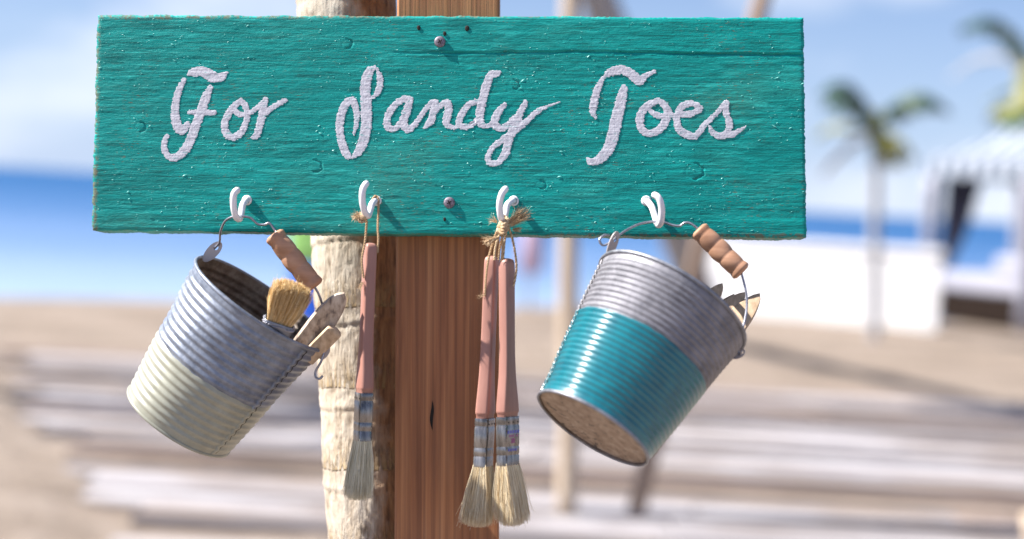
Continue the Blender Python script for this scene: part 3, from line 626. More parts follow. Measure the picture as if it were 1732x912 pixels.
# crumbs of dried paint
mb = MB()
for k in range(1700):
    px = random.uniform(160, 1362); py = random.uniform(30, 392)
    if vn(px*.02+5, py*.03) < .40: continue
    s = random.uniform(.00018, .0005) if random.random() < .97 else random.uniform(.0006, .0010)
    p = Vector(Nv(px, py, -float(bh(px, py))-s*.2).tolist()); el = random.uniform(.6, 3.0)
    ang = random.uniform(-.5, .7); ax_ = Vector((math.cos(ang), 0, math.sin(ang)))*s*el; az_ = Vector((-math.sin(ang), 0, math.cos(ang)))*s*.6; ay_ = Vector((0, -s*.45, 0))
    mb.add([p-ax_, p+ax_, p-az_, p+az_, p+ay_+ax_*random.uniform(-.4,.4)], [(0,2,4),(2,1,4),(1,3,4),(3,0,4)], False)
sg.part('paint_crumbs', mb, CRUMB, kind='stuff')
for (kx_, ky_, kr) in KNOTS:
    c = N(kx_, ky_, -float(bh(kx_, ky_))+.0006); rr = kr*.0005
    mb = MB(); mb.lathe([(rr, 0), (rr*.96, .00015), (rr*.7, .0003), (rr*.3, .00025), (0.00001, .0003)], c, (0,-1,0), (1,0,.1), 20, fn=lambda th, h: .00025*math.sin(3*th+1)+.00015*math.sin(7*th)); sg.part('knot', mb, KNOT)
for (kx_, ky_, kr) in ((744,71,9.5),(760,343,9.5)):
    c = N(kx_, ky_, -float(bh(kx_, ky_))-.0002); rr = kr*.0005
    mb = MB(); mb.lathe([(rr, -.001), (rr, .0008), (rr*.9, .0014), (rr*.5, .0017), (0.00001, .0018)], c, (0,-1,0), (1,0,0), 24); so = sg.part('screw', mb, SCREW)
    mb = MB()
    for aa in (.5, .5+math.pi/2): d_ = Vector((math.cos(aa), 0, math.sin(aa))); mb.box(c+Vector((0,-.00175-.0001*(aa > 1),0)), d_*rr*.42, Vector((-d_.z,0,d_.x))*rr*.10, (0,.0002,0))
    sg.part('cross_slot', mb, HOLE, parent=so)
for (kx_, ky_, kr) in ((708,47,3.4),(790,48,4.2),(752,371,2.6),(752,57,3.2)):
    c = N(kx_, ky_, -float(bh(kx_, ky_))-.0003); rr = kr*.0005
    mb = MB(); mb.lathe([(rr*1.1, -.001), (rr, .0002), (rr*.4, .00025), (0.00001, .00025)], c, (0,-1,0), (1,0,0), 12, fn=lambda th, h: .0003*math.sin(2*th+kx_)); sg.part('nail_hole', mb, HOLE)

# lettering, painted stroke by stroke (x, y, width in 1/3.04 px of three enlargements)
def Zc(ox, pts): return [(ox+a/3.04, b/3.04, c/3.04) for a, b, c in pts]
LET = {}
def let(k, ox, *st): LET[k] = [Zc(ox, s) for s in st]
let('F', 150, [(514,385,12),(540,370,40),(590,372,48),(640,396,54),(680,396,40),(713,372,8)], [(490,410,18),(462,470,32),(446,540,38),(444,600,40),(457,650,46),(480,668,48),(508,638,26)],
    [(626,448,24),(603,500,44),(578,570,44),(552,640,44),(527,710,44),(495,770,44),(450,808,36),(410,803,32),(390,770,28),(390,730,26),(402,702,22)], [(519,578,20),(550,575,26),(600,578,28),(645,578,24)])
let('o', 150, [(783,515,22),(750,545,30),(715,590,32),(698,640,34),(710,690,36),(745,705,32),(785,680,32),(808,630,28),(814,580,28),(802,540,26),(783,515,22)], [(742,562,20),(775,588,26),(820,585,24),(855,562,22)])
let('r', 150, [(850,566,22),(880,545,24),(905,518,26)], [(908,515,28),(895,580,36),(880,640,34),(866,692,34),(838,708,12)], [(893,605,14),(930,566,26),(965,540,26),(1010,518,22)])
let('S', 550, [(146,692,8),(158,650,20),(163,600,25),(156,550,32),(138,517,36),(108,532,38),(83,590,40),(73,650,38),(80,710,36),(95,760,40),(113,798,36),(128,815,8)],
    [(252,346,20),(224,375,44),(208,430,50),(208,500,50),(212,570,54),(212,640,50),(200,710,50),(180,765,44),(142,812,12)], [(266,356,10),(280,390,28),(283,430,28),(270,475,28),(243,500,12)])
let('a', 550, [(440,508,26),(400,512,30),(350,550,32),(320,610,34),(325,655,34),(360,660,28),(395,620,24),(425,560,28)], [(438,510,28),(420,570,40),(402,630,40),(425,666,34),(462,640,26),(500,585,24),(548,525,22)])
let('n', 550, [(568,524,28),(556,570,34),(542,625,34),(510,656,12)], [(545,612,18),(585,552,24),(625,528,34),(634,570,38),(622,632,34),(650,655,22),(682,656,12)])
let('d', 550, [(775,522,24),(730,545,28),(697,600,32),(688,642,30),(735,652,24),(785,612,26),(800,560,22)], [(892,374,22),(852,388,36),(826,450,40),(808,520,40),(795,590,40),(802,640,32),(842,648,22),(862,620,16)])
let('y', 550, [(925,537,22),(892,575,34),(872,625,38),(890,658,34),(930,650,30),(968,610,26)], [(1030,526,24),(1003,580,34),(975,645,42),(945,720,36),(925,790,38),(887,836,28),(847,838,30),(838,805,26),(862,760,26),(920,712,28),(980,670,30),(1050,610,26),(1100,568,22),(1145,547,12),(1205,525,3)])
let('T', 950, [(224,392,20),(262,367,44),(320,362,44),(370,392,46),(402,415,44),(430,390,30),(476,368,18)], [(210,406,20),(184,460,34),(166,530,38),(160,575,30),(175,608,8)], [(320,456,36),(305,520,52),(285,600,56),(268,680,56),(243,760,54),(200,815,46),(155,833,38),(136,815,16)])
let('oo', 950, [(500,517,26),(440,545,36),(403,600,38),(410,660,36),(450,688,34),(505,663,36),(540,610,38),(540,555,36),(500,517,26)], [(445,560,14),(480,588,28),(530,597,28),(572,592,24)])
let('e', 950, [(572,595,24),(650,587,30),(700,570,30),(708,552,26),(668,532,26),(620,548,32),(594,600,34),(602,660,36),(650,695,36),(690,698,30),(725,655,28),(775,602,22)])
let('s', 950, [(770,608,20),(805,575,22),(838,535,26),(848,528,26)], [(846,528,28),(845,580,30),(862,630,32),(852,680,32),(815,700,32),(775,680,28),(762,650,12)], [(820,700,30),(880,690,26),(925,665,16),(947,650,6)])
STEP = .7
for li, (k, strokes) in enumerate(LET.items()):
    S_ = []
    for st in strokes:
        P = np.array(smoothpath(st, 10)); S_.append(P)
    al = np.concatenate(S_); x0, y0 = al[:, 0].min()-13, al[:, 1].min()-13; x1, y1 = al[:, 0].max()+13, al[:, 1].max()+13
    gx = np.arange(x0, x1, STEP); gy = np.arange(y0, y1, STEP); X, Y = np.meshgrid(gx, gy); sd = np.full(X.shape, 1e3)
    for P in S_:
        a = P[:-1]; b = P[1:]
        for q in range(len(a)):
            ab = b[q, :2]-a[q, :2]; l2 = max(1e-6, float(ab@ab)); t = np.clip(((X-a[q,0])*ab[0]+(Y-a[q,1])*ab[1])/l2, 0, 1)
            dd = np.hypot(X-a[q,0]-t*ab[0], Y-a[q,1]-t*ab[1])-.5*(1.04*(a[q,2]+(b[q,2]-a[q,2])*t)+.7); sd = np.minimum(sd, dd)
    sd = sd+(vn(X*.35+li*7, Y*.55)-.5)*1.6+(vn(X*.10, Y*.85+li)-.5)*2.2 + (vn(X*.7+3, Y*.9)-.5)*.9 + .1
    gyv, gxv = np.gradient(sd, STEP); gn = np.maximum(.3, np.hypot(gxv, gyv))
    ins = sd < 0; cell = ins[:-1, :-1] | ins[1:, :-1] | ins[:-1, 1:] | ins[1:, 1:]
    out = ~ins; mv = np.where(out, np.clip(sd/gn, 0, STEP*1.2), 0); X2 = X-mv*gxv/gn; Y2_ = Y-mv*gyv/gn
    thick = .00008+.00008*np.clip(-sd/2.2, 0, 1)**.6+(vn(X*.5+9, Y*.5)-.5)*.0001*np.clip(-sd/2, 0, 1)+li*.000012
    hh = bh(X2, Y2_)*.75+thick+.0001
    VV = Nv(X2, Y2_, -hh).reshape(-1, 3); n = X.shape[1]; ci, cj = np.nonzero(cell); a = ci*n+cj
    Fq = np.stack([a, a+n, a+n+1, a+1], -1); used = np.unique(Fq); rm = np.zeros(len(VV), int); rm[used] = np.arange(len(used))
    sg.part('letter', (VV[used], rm[Fq]), LETTER)

# ------------------------------------------------------------------ cup hooks
def hook(label, pts):
    P = [N(a, b, t) for a, b, t in pts]; t = Ctx('cup_hook', label, 'hook', P[0], G, group='white cup hooks on the sign')
    Q = [Vector(q) for q in smoothpath([tuple(p) for p in P], 8)]; n = len(Q)
    rr = [.0028]*n
    for k in range(4): rr[n-1-k] = .0028*[.35, .75, .93, .99][k]
    mb = MB(); mb.tube(Q, rr, 16); t.part('shank', mb, WPLAST)
    c = P[0]; mb = MB(); mb.lathe([(.0042,.0),(.0044,.0008),(.0036,.0016),(.003,.0018)], c+Vector((0,-.0002,0)), (0,-1,0), (1,0,0), 20); t.part('collar', mb, WPLAST)
hook('leftmost white cup hook, holding the bail of the cream bucket', [(418,339,0),(416,339,-.006),(411,346,-.012),(408,360,-.017),(405,370,-.024),(399,366,-.031),(395,347,-.035),(396,328,-.036),(405,319,-.033)])
hook('white cup hook holding the twine of the single brush', [(637,340,0),(634,340,-.006),(629,346,-.012),(626,356,-.017),(622,365,-.024),(617,358,-.031),(613,340,-.035),(614,320,-.036),(622,307,-.033)])
hook('white cup hook holding the twine of the two brushes', [(869,340,0),(866,340,-.006),(858,347,-.012),(855,361,-.017),(851,374,-.024),(847,366,-.031),(845,346,-.035),(849,328,-.036),(858,316,-.033)])
hook('rightmost white cup hook, holding the bail of the teal bucket', [(1093,340,0),(1096,342,-.006),(1103,351,-.012),(1108,366,-.017),(1113,380,-.024),(1118,374,-.031),(1119,352,-.035),(1114,335,-.036),(1103,328,-.033)])

# ------------------------------------------------------------------ buckets
def bucket(label, rimc, t_rim, major, botmajor, axis_img, axis_len, tilt, lower, upper, split, ribs, group, inner=True, bottommat=None, irregular=.0003, seam_th=0.0):
    """axis_img: image direction bottom->rim; tilt > 0 leans the rim away from the viewer"""
    C_ = N(*rimc, t_rim); sc = (C_.y-_c[1])/FPX
    ai = Vector((axis_img[0], 0, axis_img[1])).normalized(); ax = (ai*math.cos(tilt)+Vector((0,1,0))*math.sin(tilt)).normalized()
    e1 = Vector((ai.z, 0, -ai.x)); e1 = (e1-ax*e1.dot(ax)).normalized(); e2 = ax.cross(e1)
    R1, R0, Hh = major*sc/2, botmajor*sc/2, axis_len*sc/math.cos(tilt)
    O = C_-ax*Hh
    t = Ctx('bucket', label, 'bucket', O, G, group=group)
    def rad(h):
        f = h/Hh; r = R0+(R1-R0)*f
        if .05 < f < .95: r += .00075*math.sin((f-.05)/.9*ribs*2*math.pi)
        return r
    ph = random.uniform(0, 6)
    fn = lambda th, h: irregular*(math.sin(2*th+ph)+.7*math.sin(3*th+h*60)+.5*math.sin(5*th-h*90))
    dents = [(random.uniform(-3,3), random.uniform(.1,.9)*Hh, random.uniform(.25,.5), random.uniform(.008,.02), random.uniform(-.0012,-.0004)) for _ in range(7)]
    fn0 = fn; fn = lambda th, h: fn0(th, h)+sum(a_*math.exp(-((math.remainder(th-t0_, 2*math.pi))/w_)**2-((h-h0_)/q_)**2) for t0_, h0_, w_, q_, a_ in dents)
    n = ribs*10; hs = [Hh*i/n for i in range(n+1)]; k = int(n*split)
    mb = MB(); mb.lathe([(rad(h_), h_) for h_ in hs[k-4:]], O, ax, e1, 128, fn); t.part('tin_wall', mb, upper)
    mb = MB(); mb.lathe([(rad(hs[k])-.0001, hs[k]+.0003)]+[(rad(h_)+.0003, h_) for h_ in hs[k::-1]], O, ax, e1, 128, fn)
    for q in range(256):
        th = 2*math.pi*(q % 128)/128; mb.v[q] = tuple(Vector(mb.v[q])+ax*(.0006*math.sin(5*th+ph)+.0004*math.sin(13*th)+.0003*math.sin(29*th+1))*(1 if q < 128 else .6))
    t.part('painted_wall', mb, lower)
    mb = MB(); mb.lathe([(rad(h_)-.0011, h_) for h_ in hs[::2]]+[], O, ax, e1, 96, fn); t.part('inner_wall', mb, RUSTY)
    def ringt(r, h, w, mat_, nm):
        mb = MB(); seg = 96; vs = []; fs = []; sg_ = 8
        for a_ in range(seg):
            th = 2*math.pi*a_/seg; rr = r+fn(th, h)
            for b_ in range(sg_):
                p = 2*math.pi*b_/sg_; q = rr+w*math.cos(p); vs.append(O+ax*(h+w*1.15*math.sin(p))+(e1*math.cos(th)+e2*math.sin(th))*q)
        for a_ in range(seg):
            for b_ in range(sg_): fs.append((a_*sg_+b_, ((a_+1) % seg)*sg_+b_, ((a_+1) % seg)*sg_+(b_+1) % sg_, a_*sg_+(b_+1) % sg_))
        mb.add(vs, fs); return t.part(nm, mb, mat_)
    ringt(R1+.0004, Hh, .0015, RIMM if tilt > 0 else upper, 'rolled_rim')
    ringt(R0+.0003, .0008, .0013, RIMM if tilt > 0 else lower, 'bottom_rim')
    mb = MB(); mb.lathe([(.00001, .0035), (R0*.5, .0034), (R0*.9, .0032), (R0-.0008, .002)], O, ax, e1, 64); t.part('bottom_disc', mb, BOTTOM)
    # folded side seam
    mb = MB(); vs = []; fs = []; m_ = 80; sw = .0022
    for i in range(m_+1):
        h_ = Hh*(.02+.95*i/m_); r = rad(h_)+fn(seam_th, h_)+.0004
        for q, (dth, dr) in enumerate(((-sw, -.0008), (-sw*.9, .0006), (sw*.9, .0007), (sw, -.0008))):
            th = seam_th+dth/r+.0015*math.sin(i*1.7)*(q in (1,)); vs.append(O+ax*h_+(e1*math.cos(th)+e2*math.sin(th))*(r+dr))
    for i in range(m_):
        for q in range(3): fs.append((4*i+q, 4*i+q+1, 4*i+q+5, 4*i+q+4))
    ksp = int(m_*split)*3
    mb.add(vs, fs[ksp:]); t.part('side_seam', mb, upper)
    mb = MB(); mb.add(vs, fs[:ksp]); t.part('painted_seam', mb, lower)
    mb = MB(); mb.tube([O+ax*(Hh*(.03+.94*i/60))+(e1*math.cos(seam_th+.05)+e2*math.sin(seam_th+.05))*(rad(Hh*(.03+.94*i/60))+fn(seam_th+.05, Hh*(.03+.94*i/60))+.0001+.0002*math.sin(i*2.2)) for i in range(61)], .0008, 5); t.part('seam_gap', mb, HOLE)
    return t, C_, ax, e1, e2, R1, Hh, O
def grip(t, parent, a, b, r):
    a = Vector(a); b = Vector(b); ax = (b-a).normalized(); ln = (b-a).length; mb = MB(); pr = [(.0012, 0)]
    n = 48
    for i in range(n+1):
        f = i/n; rr = r*(.93+.09*abs(math.sin(math.pi*(f*4.0+.5)))**.7 - .16*(math.sin(math.pi*f)**6)*0); 
        if f < .04: rr *= .72+.28*math.sqrt(f/.04)
        if f > .96: rr *= .72+.28*math.sqrt((1-f)/.04)
        pr.append((rr*(.86 if False else 1), f*ln))
    pr.append((.0012, ln)); mb.lathe(pr, a, ax, Vector((0,1,0)), 32, fn=lambda th, h: (.00035*math.sin(2*th+h*200)+.0002*math.sin(3*th)) if r > 0 else 0)
    return t.part('grip', mb, GRIP, parent=parent)
def wirepath(mb, pts, r=.00098): mb.tube([Vector(q) for q in smoothpath([tuple(N(*p)) for p in pts], 8)], r, 10)
def ear(t, c, long_, nrm, L_, w, th=.0010):
    """a tin ear: elongated plate with a hole"""
    c = Vector(c); lo = Vector(long_).normalized(); nr = Vector(nrm).normalized(); nr = (nr-lo*nr.dot(lo)).normalized(); sd = lo.cross(nr)
    mb = MB(); n = 32; vs = []; fs = []
    for i in range(n):
        a = 2*math.pi*i/n; ca, sa = math.cos(a), math.sin(a); o_ = lo*(L_*ca if ca > 0 else L_*1.3*ca)+sd*(w*sa); q = lo*(.0022*ca+L_*.35)+sd*(.0019*sa)
        for z in (-th/2, th/2): vs.append(c+o_+nr*z); vs.append(c+q+nr*z)
    for i in range(n):
        k = (i+1) % n; a = 4*i; b = 4*k
        fs += [(a, b, b+1, a+1), (a+2, a+3, b+3, b+2), (a, a+2, b+2, b), (a+1, b+1, b+3, a+3)]
    mb.add(vs, fs, False); return t.part('ear', mb, EAR)

bA, CA, axA, e1A, e2A, RA, HA, OA = bucket('corrugated tin bucket with cream painted lower half, tilted with its open rim showing', (443,513), .004, 262, 199, (150,203), 251, R(-6.5), BCREAM, GALV, .46, 17, 'little tin buckets', irregular=.0006, seam_th=-.48)
mb = MB(); wirepath(mb, [(362,421,.0),(371,410,-.004),(373,392,-.010),(381,374,-.017),(396,366,-.023),(410,366,-.024),(424,369,-.022),(436,379,-.020),(447,380,-.020),(456,378,-.020),(466,391,-.020)])
wirepath(mb, [(466,391,-.020),(500,440,-.018),(530,482,-.016)]); wirepath(mb, [(530,482,-.016),(540,500,-.014),(549,530,-.008),(555,565,-.003),(552,588,-.001)])
wirepath(mb, [(556,580,-.001),(550,592,-.008),(543,612,-.009),(534,628,-.008),(534,638,-.008),(540,641,-.008),(546,636,-.008)])
bail = bA.part('bail', mb, WIRE); grip(bA, bail, N(463,396,-.020), N(533,486,-.016), .0088)
ear(bA, N(361,424,-.001), N(376,406,0)-N(352,432,0), (0.35,-1,.2), .0095, .0050)
ear(bA, N(549,594,-.002), N(556,582,0)-N(544,606,0), (0.3,-1,.2), .0060, .0042)

bB, CB, axB, e1B, e2B, RB, HB, OB = bucket('corrugated tin bucket with teal painted lower half, its stained underside showing', (1135,513), -.045, 276, 205, (134,205), 246, R(18.5), BTEAL, GALV2, .60, 24, 'little tin buckets', irregular=.00025, seam_th=math.pi*1.02)
mb = MB(); wirepath(mb, [(1030,398,-.040),(1022,398,-.044),(1014,406,-.046),(1020,415,-.046),(1034,409,-.045),(1046,399,-.042),(1062,388,-.036),(1082,379,-.029),(1104,375,-.025),(1122,376,-.024),(1138,381,-.025),(1150,382,-.026),(1158,377,-.027),(1168,378,-.028),(1182,388,-.030)])
wirepath(mb, [(1182,388,-.030),(1216,422,-.032),(1254,462,-.036)]); wirepath(mb, [(1254,462,-.036),(1260,485,-.038),(1263,505,-.040),(1262,530,-.043),(1255,560,-.047),(1248,580,-.049),(1249,596,-.049),(1252,600,-.05),(1254,593,-.052)])
bail = bB.part('bail', mb, WIRE); grip(bB, bail, N(1181,388,-.030), N(1256,461,-.036), .0084)
ear(bB, N(1037,412,-.045), N(1043,398,0)-N(1033,425,0), (0.8,-1,.1), .0105, .0042)
ear(bB, N(1250,598,-.049), N(1258,594,0)-N(1244,602,0), (0.2,-1,.6), .0052, .0036)

# ------------------------------------------------------------------ bristles
def strands(P0, P1, P2, r):
    """thin three-sided hairs through three points each (arrays n x 3)"""
    n = len(P0); ang = np.array([0, 2.094, 4.189]); d = P2-P0; d /= np.linalg.norm(d, axis=1)[:, None]
    ref = np.where(np.abs(d[:, 1:2]) < .9, np.array([[0., 1, 0]]), np.array([[1., 0, 0]])); a = np.cross(d, ref); a /= np.linalg.norm(a, axis=1)[:, None]; b = np.cross(d, a)
    rings = []
    for P, k in ((P0, 1.0), (P1, 1.0), (P2, .45)):
        rings.append(P[:, None, :]+(a[:, None, :]*np.cos(ang)[None, :, None]+b[:, None, :]*np.sin(ang)[None, :, None])*(r*k)[:, None, None])
    V = np.concatenate(rings, 1).reshape(-1, 3); F_ = []
    base = np.arange(n)*9
    for lv in (0, 3):
        for k in range(3): k2 = (k+1) % 3; F_.append(np.stack([base+lv+k, base+lv+k2, base+lv+3+k2, base+lv+3+k], -1))
    return V, np.concatenate(F_)
def bristles(o, a, w, k, W_, T_, L_, fw, fk, curve, n=1700, tipdome=.09, shift=(0,0,0), seed=1):
    g = np.random.default_rng(seed); u_ = g.uniform(-1, 1, n); v__ = g.uniform(-1, 1, n); o = np.array(o); a = np.array(a); w = np.array(w); k = np.array(k)
    base = o+np.outer(u_*W_/2*.94, w)+np.outer(v__*T_/2*.9, k); ln = L_*(1-tipdome*(u_**2*.7+v__**2*.5)*.9)*(1-.20*g.random(n)**1.4)
    su = u_*(1+fw)+g.normal(0, .14, n); sv = v__*(1+fk)+g.normal(0, .22, n)
    tip = o+np.outer(su*W_/2, w)+np.outer(sv*T_/2, k)+ln[:, None]*a+np.array(shift)
    mid = (base+tip)/2+np.outer((u_*fw)*W_/2*curve, w)+np.outer((v__*fk)*T_/2*curve, k)+g.normal(0, .0004, (n, 3))
    wild = g.random(n) < .02; tip[wild] += g.normal(0, .0035, (wild.sum(), 3))
    return strands(base, mid, tip, g.uniform(.00014, .00026, n))
def brush(label, top, bot, t_, theta, W_, T_, Ltip, brm, fw, fk, seed, tilt_t=0.0, curve=.12, shift=(0,0,0), printed=False):
    """top: handle top px, bot: ferrule bottom px; theta>0: broad side turned to the left, <0 to the right"""
    A_ = N(top[0], top[1], t_); B_ = N(bot[0], bot[1], t_+tilt_t); a = (B_-A_).normalized(); ln = (B_-A_).length; Lf = .0385; Lh = ln-Lf
    s_ = 1 if theta > 0 else -1; th = abs(theta)
    w = Vector((-s_*math.sin(th), math.cos(th), 0)); w = (w-a*w.dot(a)).normalized(); k = a.cross(w).normalized()
    t = Ctx('paint_brush', label, 'paint brush', A_, G, group='paint brushes hung on twine')
    # handle: rounded-rectangle section swelling towards the ferrule
    prof = [(0,.25,.25),(.004,.62,.62),(.012,.88,.85),(.03,1,.97),(.07,1.03,1),(.45,.96,1),(.62,.98,1.02),(.74,1.12,1.06),(.84,1.38,1.13),(.91,1.56,1.2),(.955,1.62,1.22),(.965,1.62,1.2),(.972,1.50,1.10),(1.0,1.46,1.06)]
    seg = 28; vs = []; fs = []; h0 = W_*.325; k0 = T_*.42
    for (f, a1, a2) in prof:
        for i in range(seg):
            p = 2*math.pi*i/seg; ca, sa = math.cos(p), math.sin(p); e = 2/5.0
            x = math.copysign(abs(ca)**e, ca)*h0*a1; y = math.copysign(abs(sa)**e, sa)*k0*a2; vs.append(A_+a*(f*Lh)+w*x+k*y)
    for i in range(len(prof)-1):
        for j in range(seg): j2 = (j+1) % seg; fs.append((i*seg+j, i*seg+j2, (i+1)*seg+j2, (i+1)*seg+j))
    fs.append(tuple(range(seg))[::-1]); mb = MB(); mb.add(vs, fs); t.part('handle', mb, PINK)
    # ferrule: crimped tin sleeve
    pf = [(-.001,1.0),(0,1.03),(.004,1.03),(.0046,1.0),(.0062,1.0),(.0068,1.04),(.022,1.02),(.0226,.985),(.0236,.985),(.0242,1.02),(.029,1.02),(.0296,.975),(.0306,.975),(.0312,1.01),(.0385,1.0)]
    vs = []; fs = []; F0 = A_+a*Lh
    for (z, m_) in pf:
        for i in range(seg):
            p = 2*math.pi*i/seg; ca, sa = math.cos(p), math.sin(p); e = 2/6.5
            vs.append(F0+a*z+w*math.copysign(abs(ca)**e, ca)*W_/2*m_+k*math.copysign(abs(sa)**e, sa)*T_/2*m_)
    for i in range(len(pf)-1):
        for j in range(seg): j2 = (j+1) % seg; fs.append((i*seg+j, i*seg+j2, (i+1)*seg+j2, (i+1)*seg+j))
    mb = MB(); mb.add(vs, fs); fo = t.part('ferrule', mb, FERR)
    for sgn in (1, -1):
        mb = MB()
        for q in (-.33, 0, .33): mb.lathe([(.0007, -.0004), (.0006, .0003), (.00001, .0004)], F0+a*.0035+w*(q*W_)+k*(sgn*T_/2*1.02), k*sgn, a, 8)
        t.part('nails', mb, HOLE, parent=fo)
    if printed:
        PRN = [(.010,.0125,.55,0),(.0135,.0155,.4,1),(.0165,.0205,.2,2),(.025,.027,.5,0)]
        for (z0, z1, wd, c) in PRN:
            mb = MB(); kk = k if k.y < 0 else -k
            for q in range(5):
                if random.random() < .2: continue
                cc_ = F0+a*((z0+z1)/2)+w*((q-2)/5*W_*wd*1.6)+kk*(T_/2*1.035); mb.box(cc_, a*(z1-z0)/2, w*(W_*wd*.11), kk*.00008)
            t.part('print_mark', mb, (PRB, PRP, PRP)[c], parent=fo)
    V_, F_ = bristles(F0+a*(Lf-.002), a, w, k, W_, T_, Ltip, fw, fk, curve, seed=seed, shift=shift, n=2300); t.part('bristles', (V_, F_), brm, kind='stuff')
    core = MB(); vs = []; seg = 12
    for (f, m_) in ((0,.88),(.5,.86),(.86,.6)):
        for i in range(seg):
            p = 2*math.pi*i/seg; ca, sa = math.cos(p), math.sin(p); e = .5
            vs.append(F0+a*(Lf-.002+f*Ltip)+Vector(shift)*f+w*math.copysign(abs(ca)**e, ca)*W_/2*m_*(1+fw*f)+k*math.copysign(abs(sa)**e, sa)*T_/2*m_*(1+fk*f))
    core.add(vs, [(i*seg+j, i*seg+(j+1) % seg, (i+1)*seg+(j+1) % seg, (i+1)*seg+j) for i in range(2) for j in range(seg)]); t.part('bristle_core', core, brm)
    return A_, a, w, k
m = NT('print_blue'); PRB = m.set(color=(0.10, 0.10, 0.45), rough=0.4)
m = NT('print_plum'); PRP = m.set(color=(0.32, 0.08, 0.22), rough=0.4)
br1 = brush('single pink handled paint brush with pale bristles hanging left of the timber post', (626,411), (613,745), -.012, R(24), .0205, .0118, .052, BRIST2, .35, .45, 3, shift=(-.002,0,0))
br2 = brush('left one of the two brushes tied together, bristles fanned over the post', (832,433), (817,788), -.008, R(-16), .0205, .0122, .053, BRIST, .20, .85, 4, shift=(-.003,0,0))
br3 = brush('right one of the two brushes tied together, with print on its ferrule', (857,437), (859,786), -.016, R(-32), .0205, .0112, .053, BRIST, .32, .55, 5, shift=(.004,0,0), printed=True)

# ------------------------------------------------------------------ jute twine
def twine(mb, pts, r=.00072, pitch=.0045, fuzz=70, fl=.004):
    P = [Vector(q) for q in smoothpath([tuple(p) for p in pts], 14)]; tot = 0; a = None
    A1, A2 = [], []; prev = None
    for i, p in enumerate(P):
        t = (P[min(i+1, len(P)-1)]-P[max(0, i-1)]).normalized()
        if a is None: a = t.orthogonal().normalized()
        a = (a-t*a.dot(t)).normalized(); b = t.cross(a)
        if prev is not None: tot += (p-prev).length
        prev = p; ph = tot/pitch*2*math.pi; o = (a*math.cos(ph)+b*math.sin(ph))*r*.75; A1.append(p+o); A2.append(p-o)
    mb.tube(A1, r*.85, 7); mb.tube(A2, r*.85, 7)
    for k in range(fuzz):
        p = random.choice(P); d_ = Vector((random.gauss(0,1), random.gauss(0,1), random.gauss(0,1))).normalized(); e = Vector((random.gauss(0,1), random.gauss(0,1), random.gauss(0,1))).normalized(); l = random.uniform(.3, 1)*fl
        mb.tube([p, p+d_*l*.5, p+d_*l*.8+e*l*.3], [.00009,.00008,.00004], 3, cap=False)
def tuft(mb, c, d, l, n, spread, r=.00013, start=.0012):
    c = Vector(c); d = Vector(d).normalized()
    for k in range(n):
        e = Vector((random.gauss(0,1), random.gauss(0,1), random.gauss(0,1))); q = (d+e*spread).normalized(); e2 = Vector((random.gauss(0,1), random.gauss(0,1), random.gauss(0,1)))
        s = c+e*start*.5; ll = l*random.uniform(.5, 1.1); mb.tube([s, s+d*ll*.35+q*ll*.1, s+d*ll*.35+q*ll*.5, s+d*ll*.3+q*ll*.7+e2*ll*.09], [r, r, r*.8, r*.4], 3, cap=False)
def lump(mb, c, r, seg=12, sx=1.0, sz=1.0):
    c = Vector(c); vs = []; fs = []
    for i in range(9):
        p = math.pi*i/8
        for j in range(seg):
            a = 2*math.pi*j/seg; k = r*(1+.22*math.sin(3*a+i)+.12*random.uniform(-1,1)); vs.append(c+Vector((k*sx*math.sin(p)*math.cos(a), k*math.sin(p)*math.sin(a), k*sz*math.cos(p))))
    for i in range(8):
        for j in range(seg): fs.append((i*seg+j, i*seg+(j+1) % seg, (i+1)*seg+(j+1) % seg, (i+1)*seg+j))
    mb.add(vs, fs)
t1 = Ctx('jute_twine', 'fuzzy jute twine loop from which the single brush hangs', 'twine', N(632,345,-.012), G, group='twine loops')
mb = MB(); twine(mb, [N(615,470,-.019),N(612,440,-.021),N(617,412,-.021),N(619,392,-.021),N(620,376,-.022),N(619,366,-.022),N(624,352,-.017),N(629,340,-.010),N(635,332,-.006),N(640,338,-.006),N(640,360,-.008),N(639,385,-.010),N(640,404,-.012),N(638,428,-.014)], fuzz=150)
t1.part('loop', mb, JUTE)
mb = MB(); lump(mb, N(612,368,-.028), .0030, sx=1.2); twine(mb, [N(618,374,-.027), N(610,376,-.030), N(604,368,-.029), N(610,361,-.028), N(618,366,-.027)], fuzz=30); t1.part('knot', mb, JUTE)
mb = MB(); tuft(mb, N(611,366,-.028), (-1,-.3,-.05), .0075, 150, .5); tuft(mb, N(613,478,-.019), (-.4,-.2,-1), .008, 30, .25); t1.part('frayed_end', mb, JUTE, kind='stuff')
t2 = Ctx('jute_twine', 'frayed jute twine bow from which the two brushes hang', 'twine', N(853,372,-.024), G, group='twine loops')
mb = MB()
twine(mb, [N(820,500,-.014),N(822,470,-.016),N(826,440,-.018),N(834,408,-.020),N(842,388,-.023),N(846,376,-.024),N(850,364,-.026),N(856,372,-.024),N(852,390,-.023),N(846,415,-.020),N(843,440,-.018)], fuzz=120)
twine(mb, [N(851,440,-.020),N(853,412,-.022),N(856,390,-.024),N(852,374,-.028),N(849,380,-.026),N(861,388,-.024),N(868,410,-.022),N(873,440,-.022),N(873,460,-.021),N(869,484,-.020)], fuzz=120)
twine(mb, [N(836,440,-.020),N(838,418,-.022),N(845,396,-.026),N(852,384,-.028)], fuzz=40); twine(mb, [N(848,442,-.020),N(850,418,-.022),N(849,398,-.026)], fuzz=40)
t2.part('loop', mb, JUTE)
mb = MB(); lump(mb, N(852,382,-.029), .0040, sx=1.15, sz=1.2); lump(mb, N(846,390,-.028), .0030)
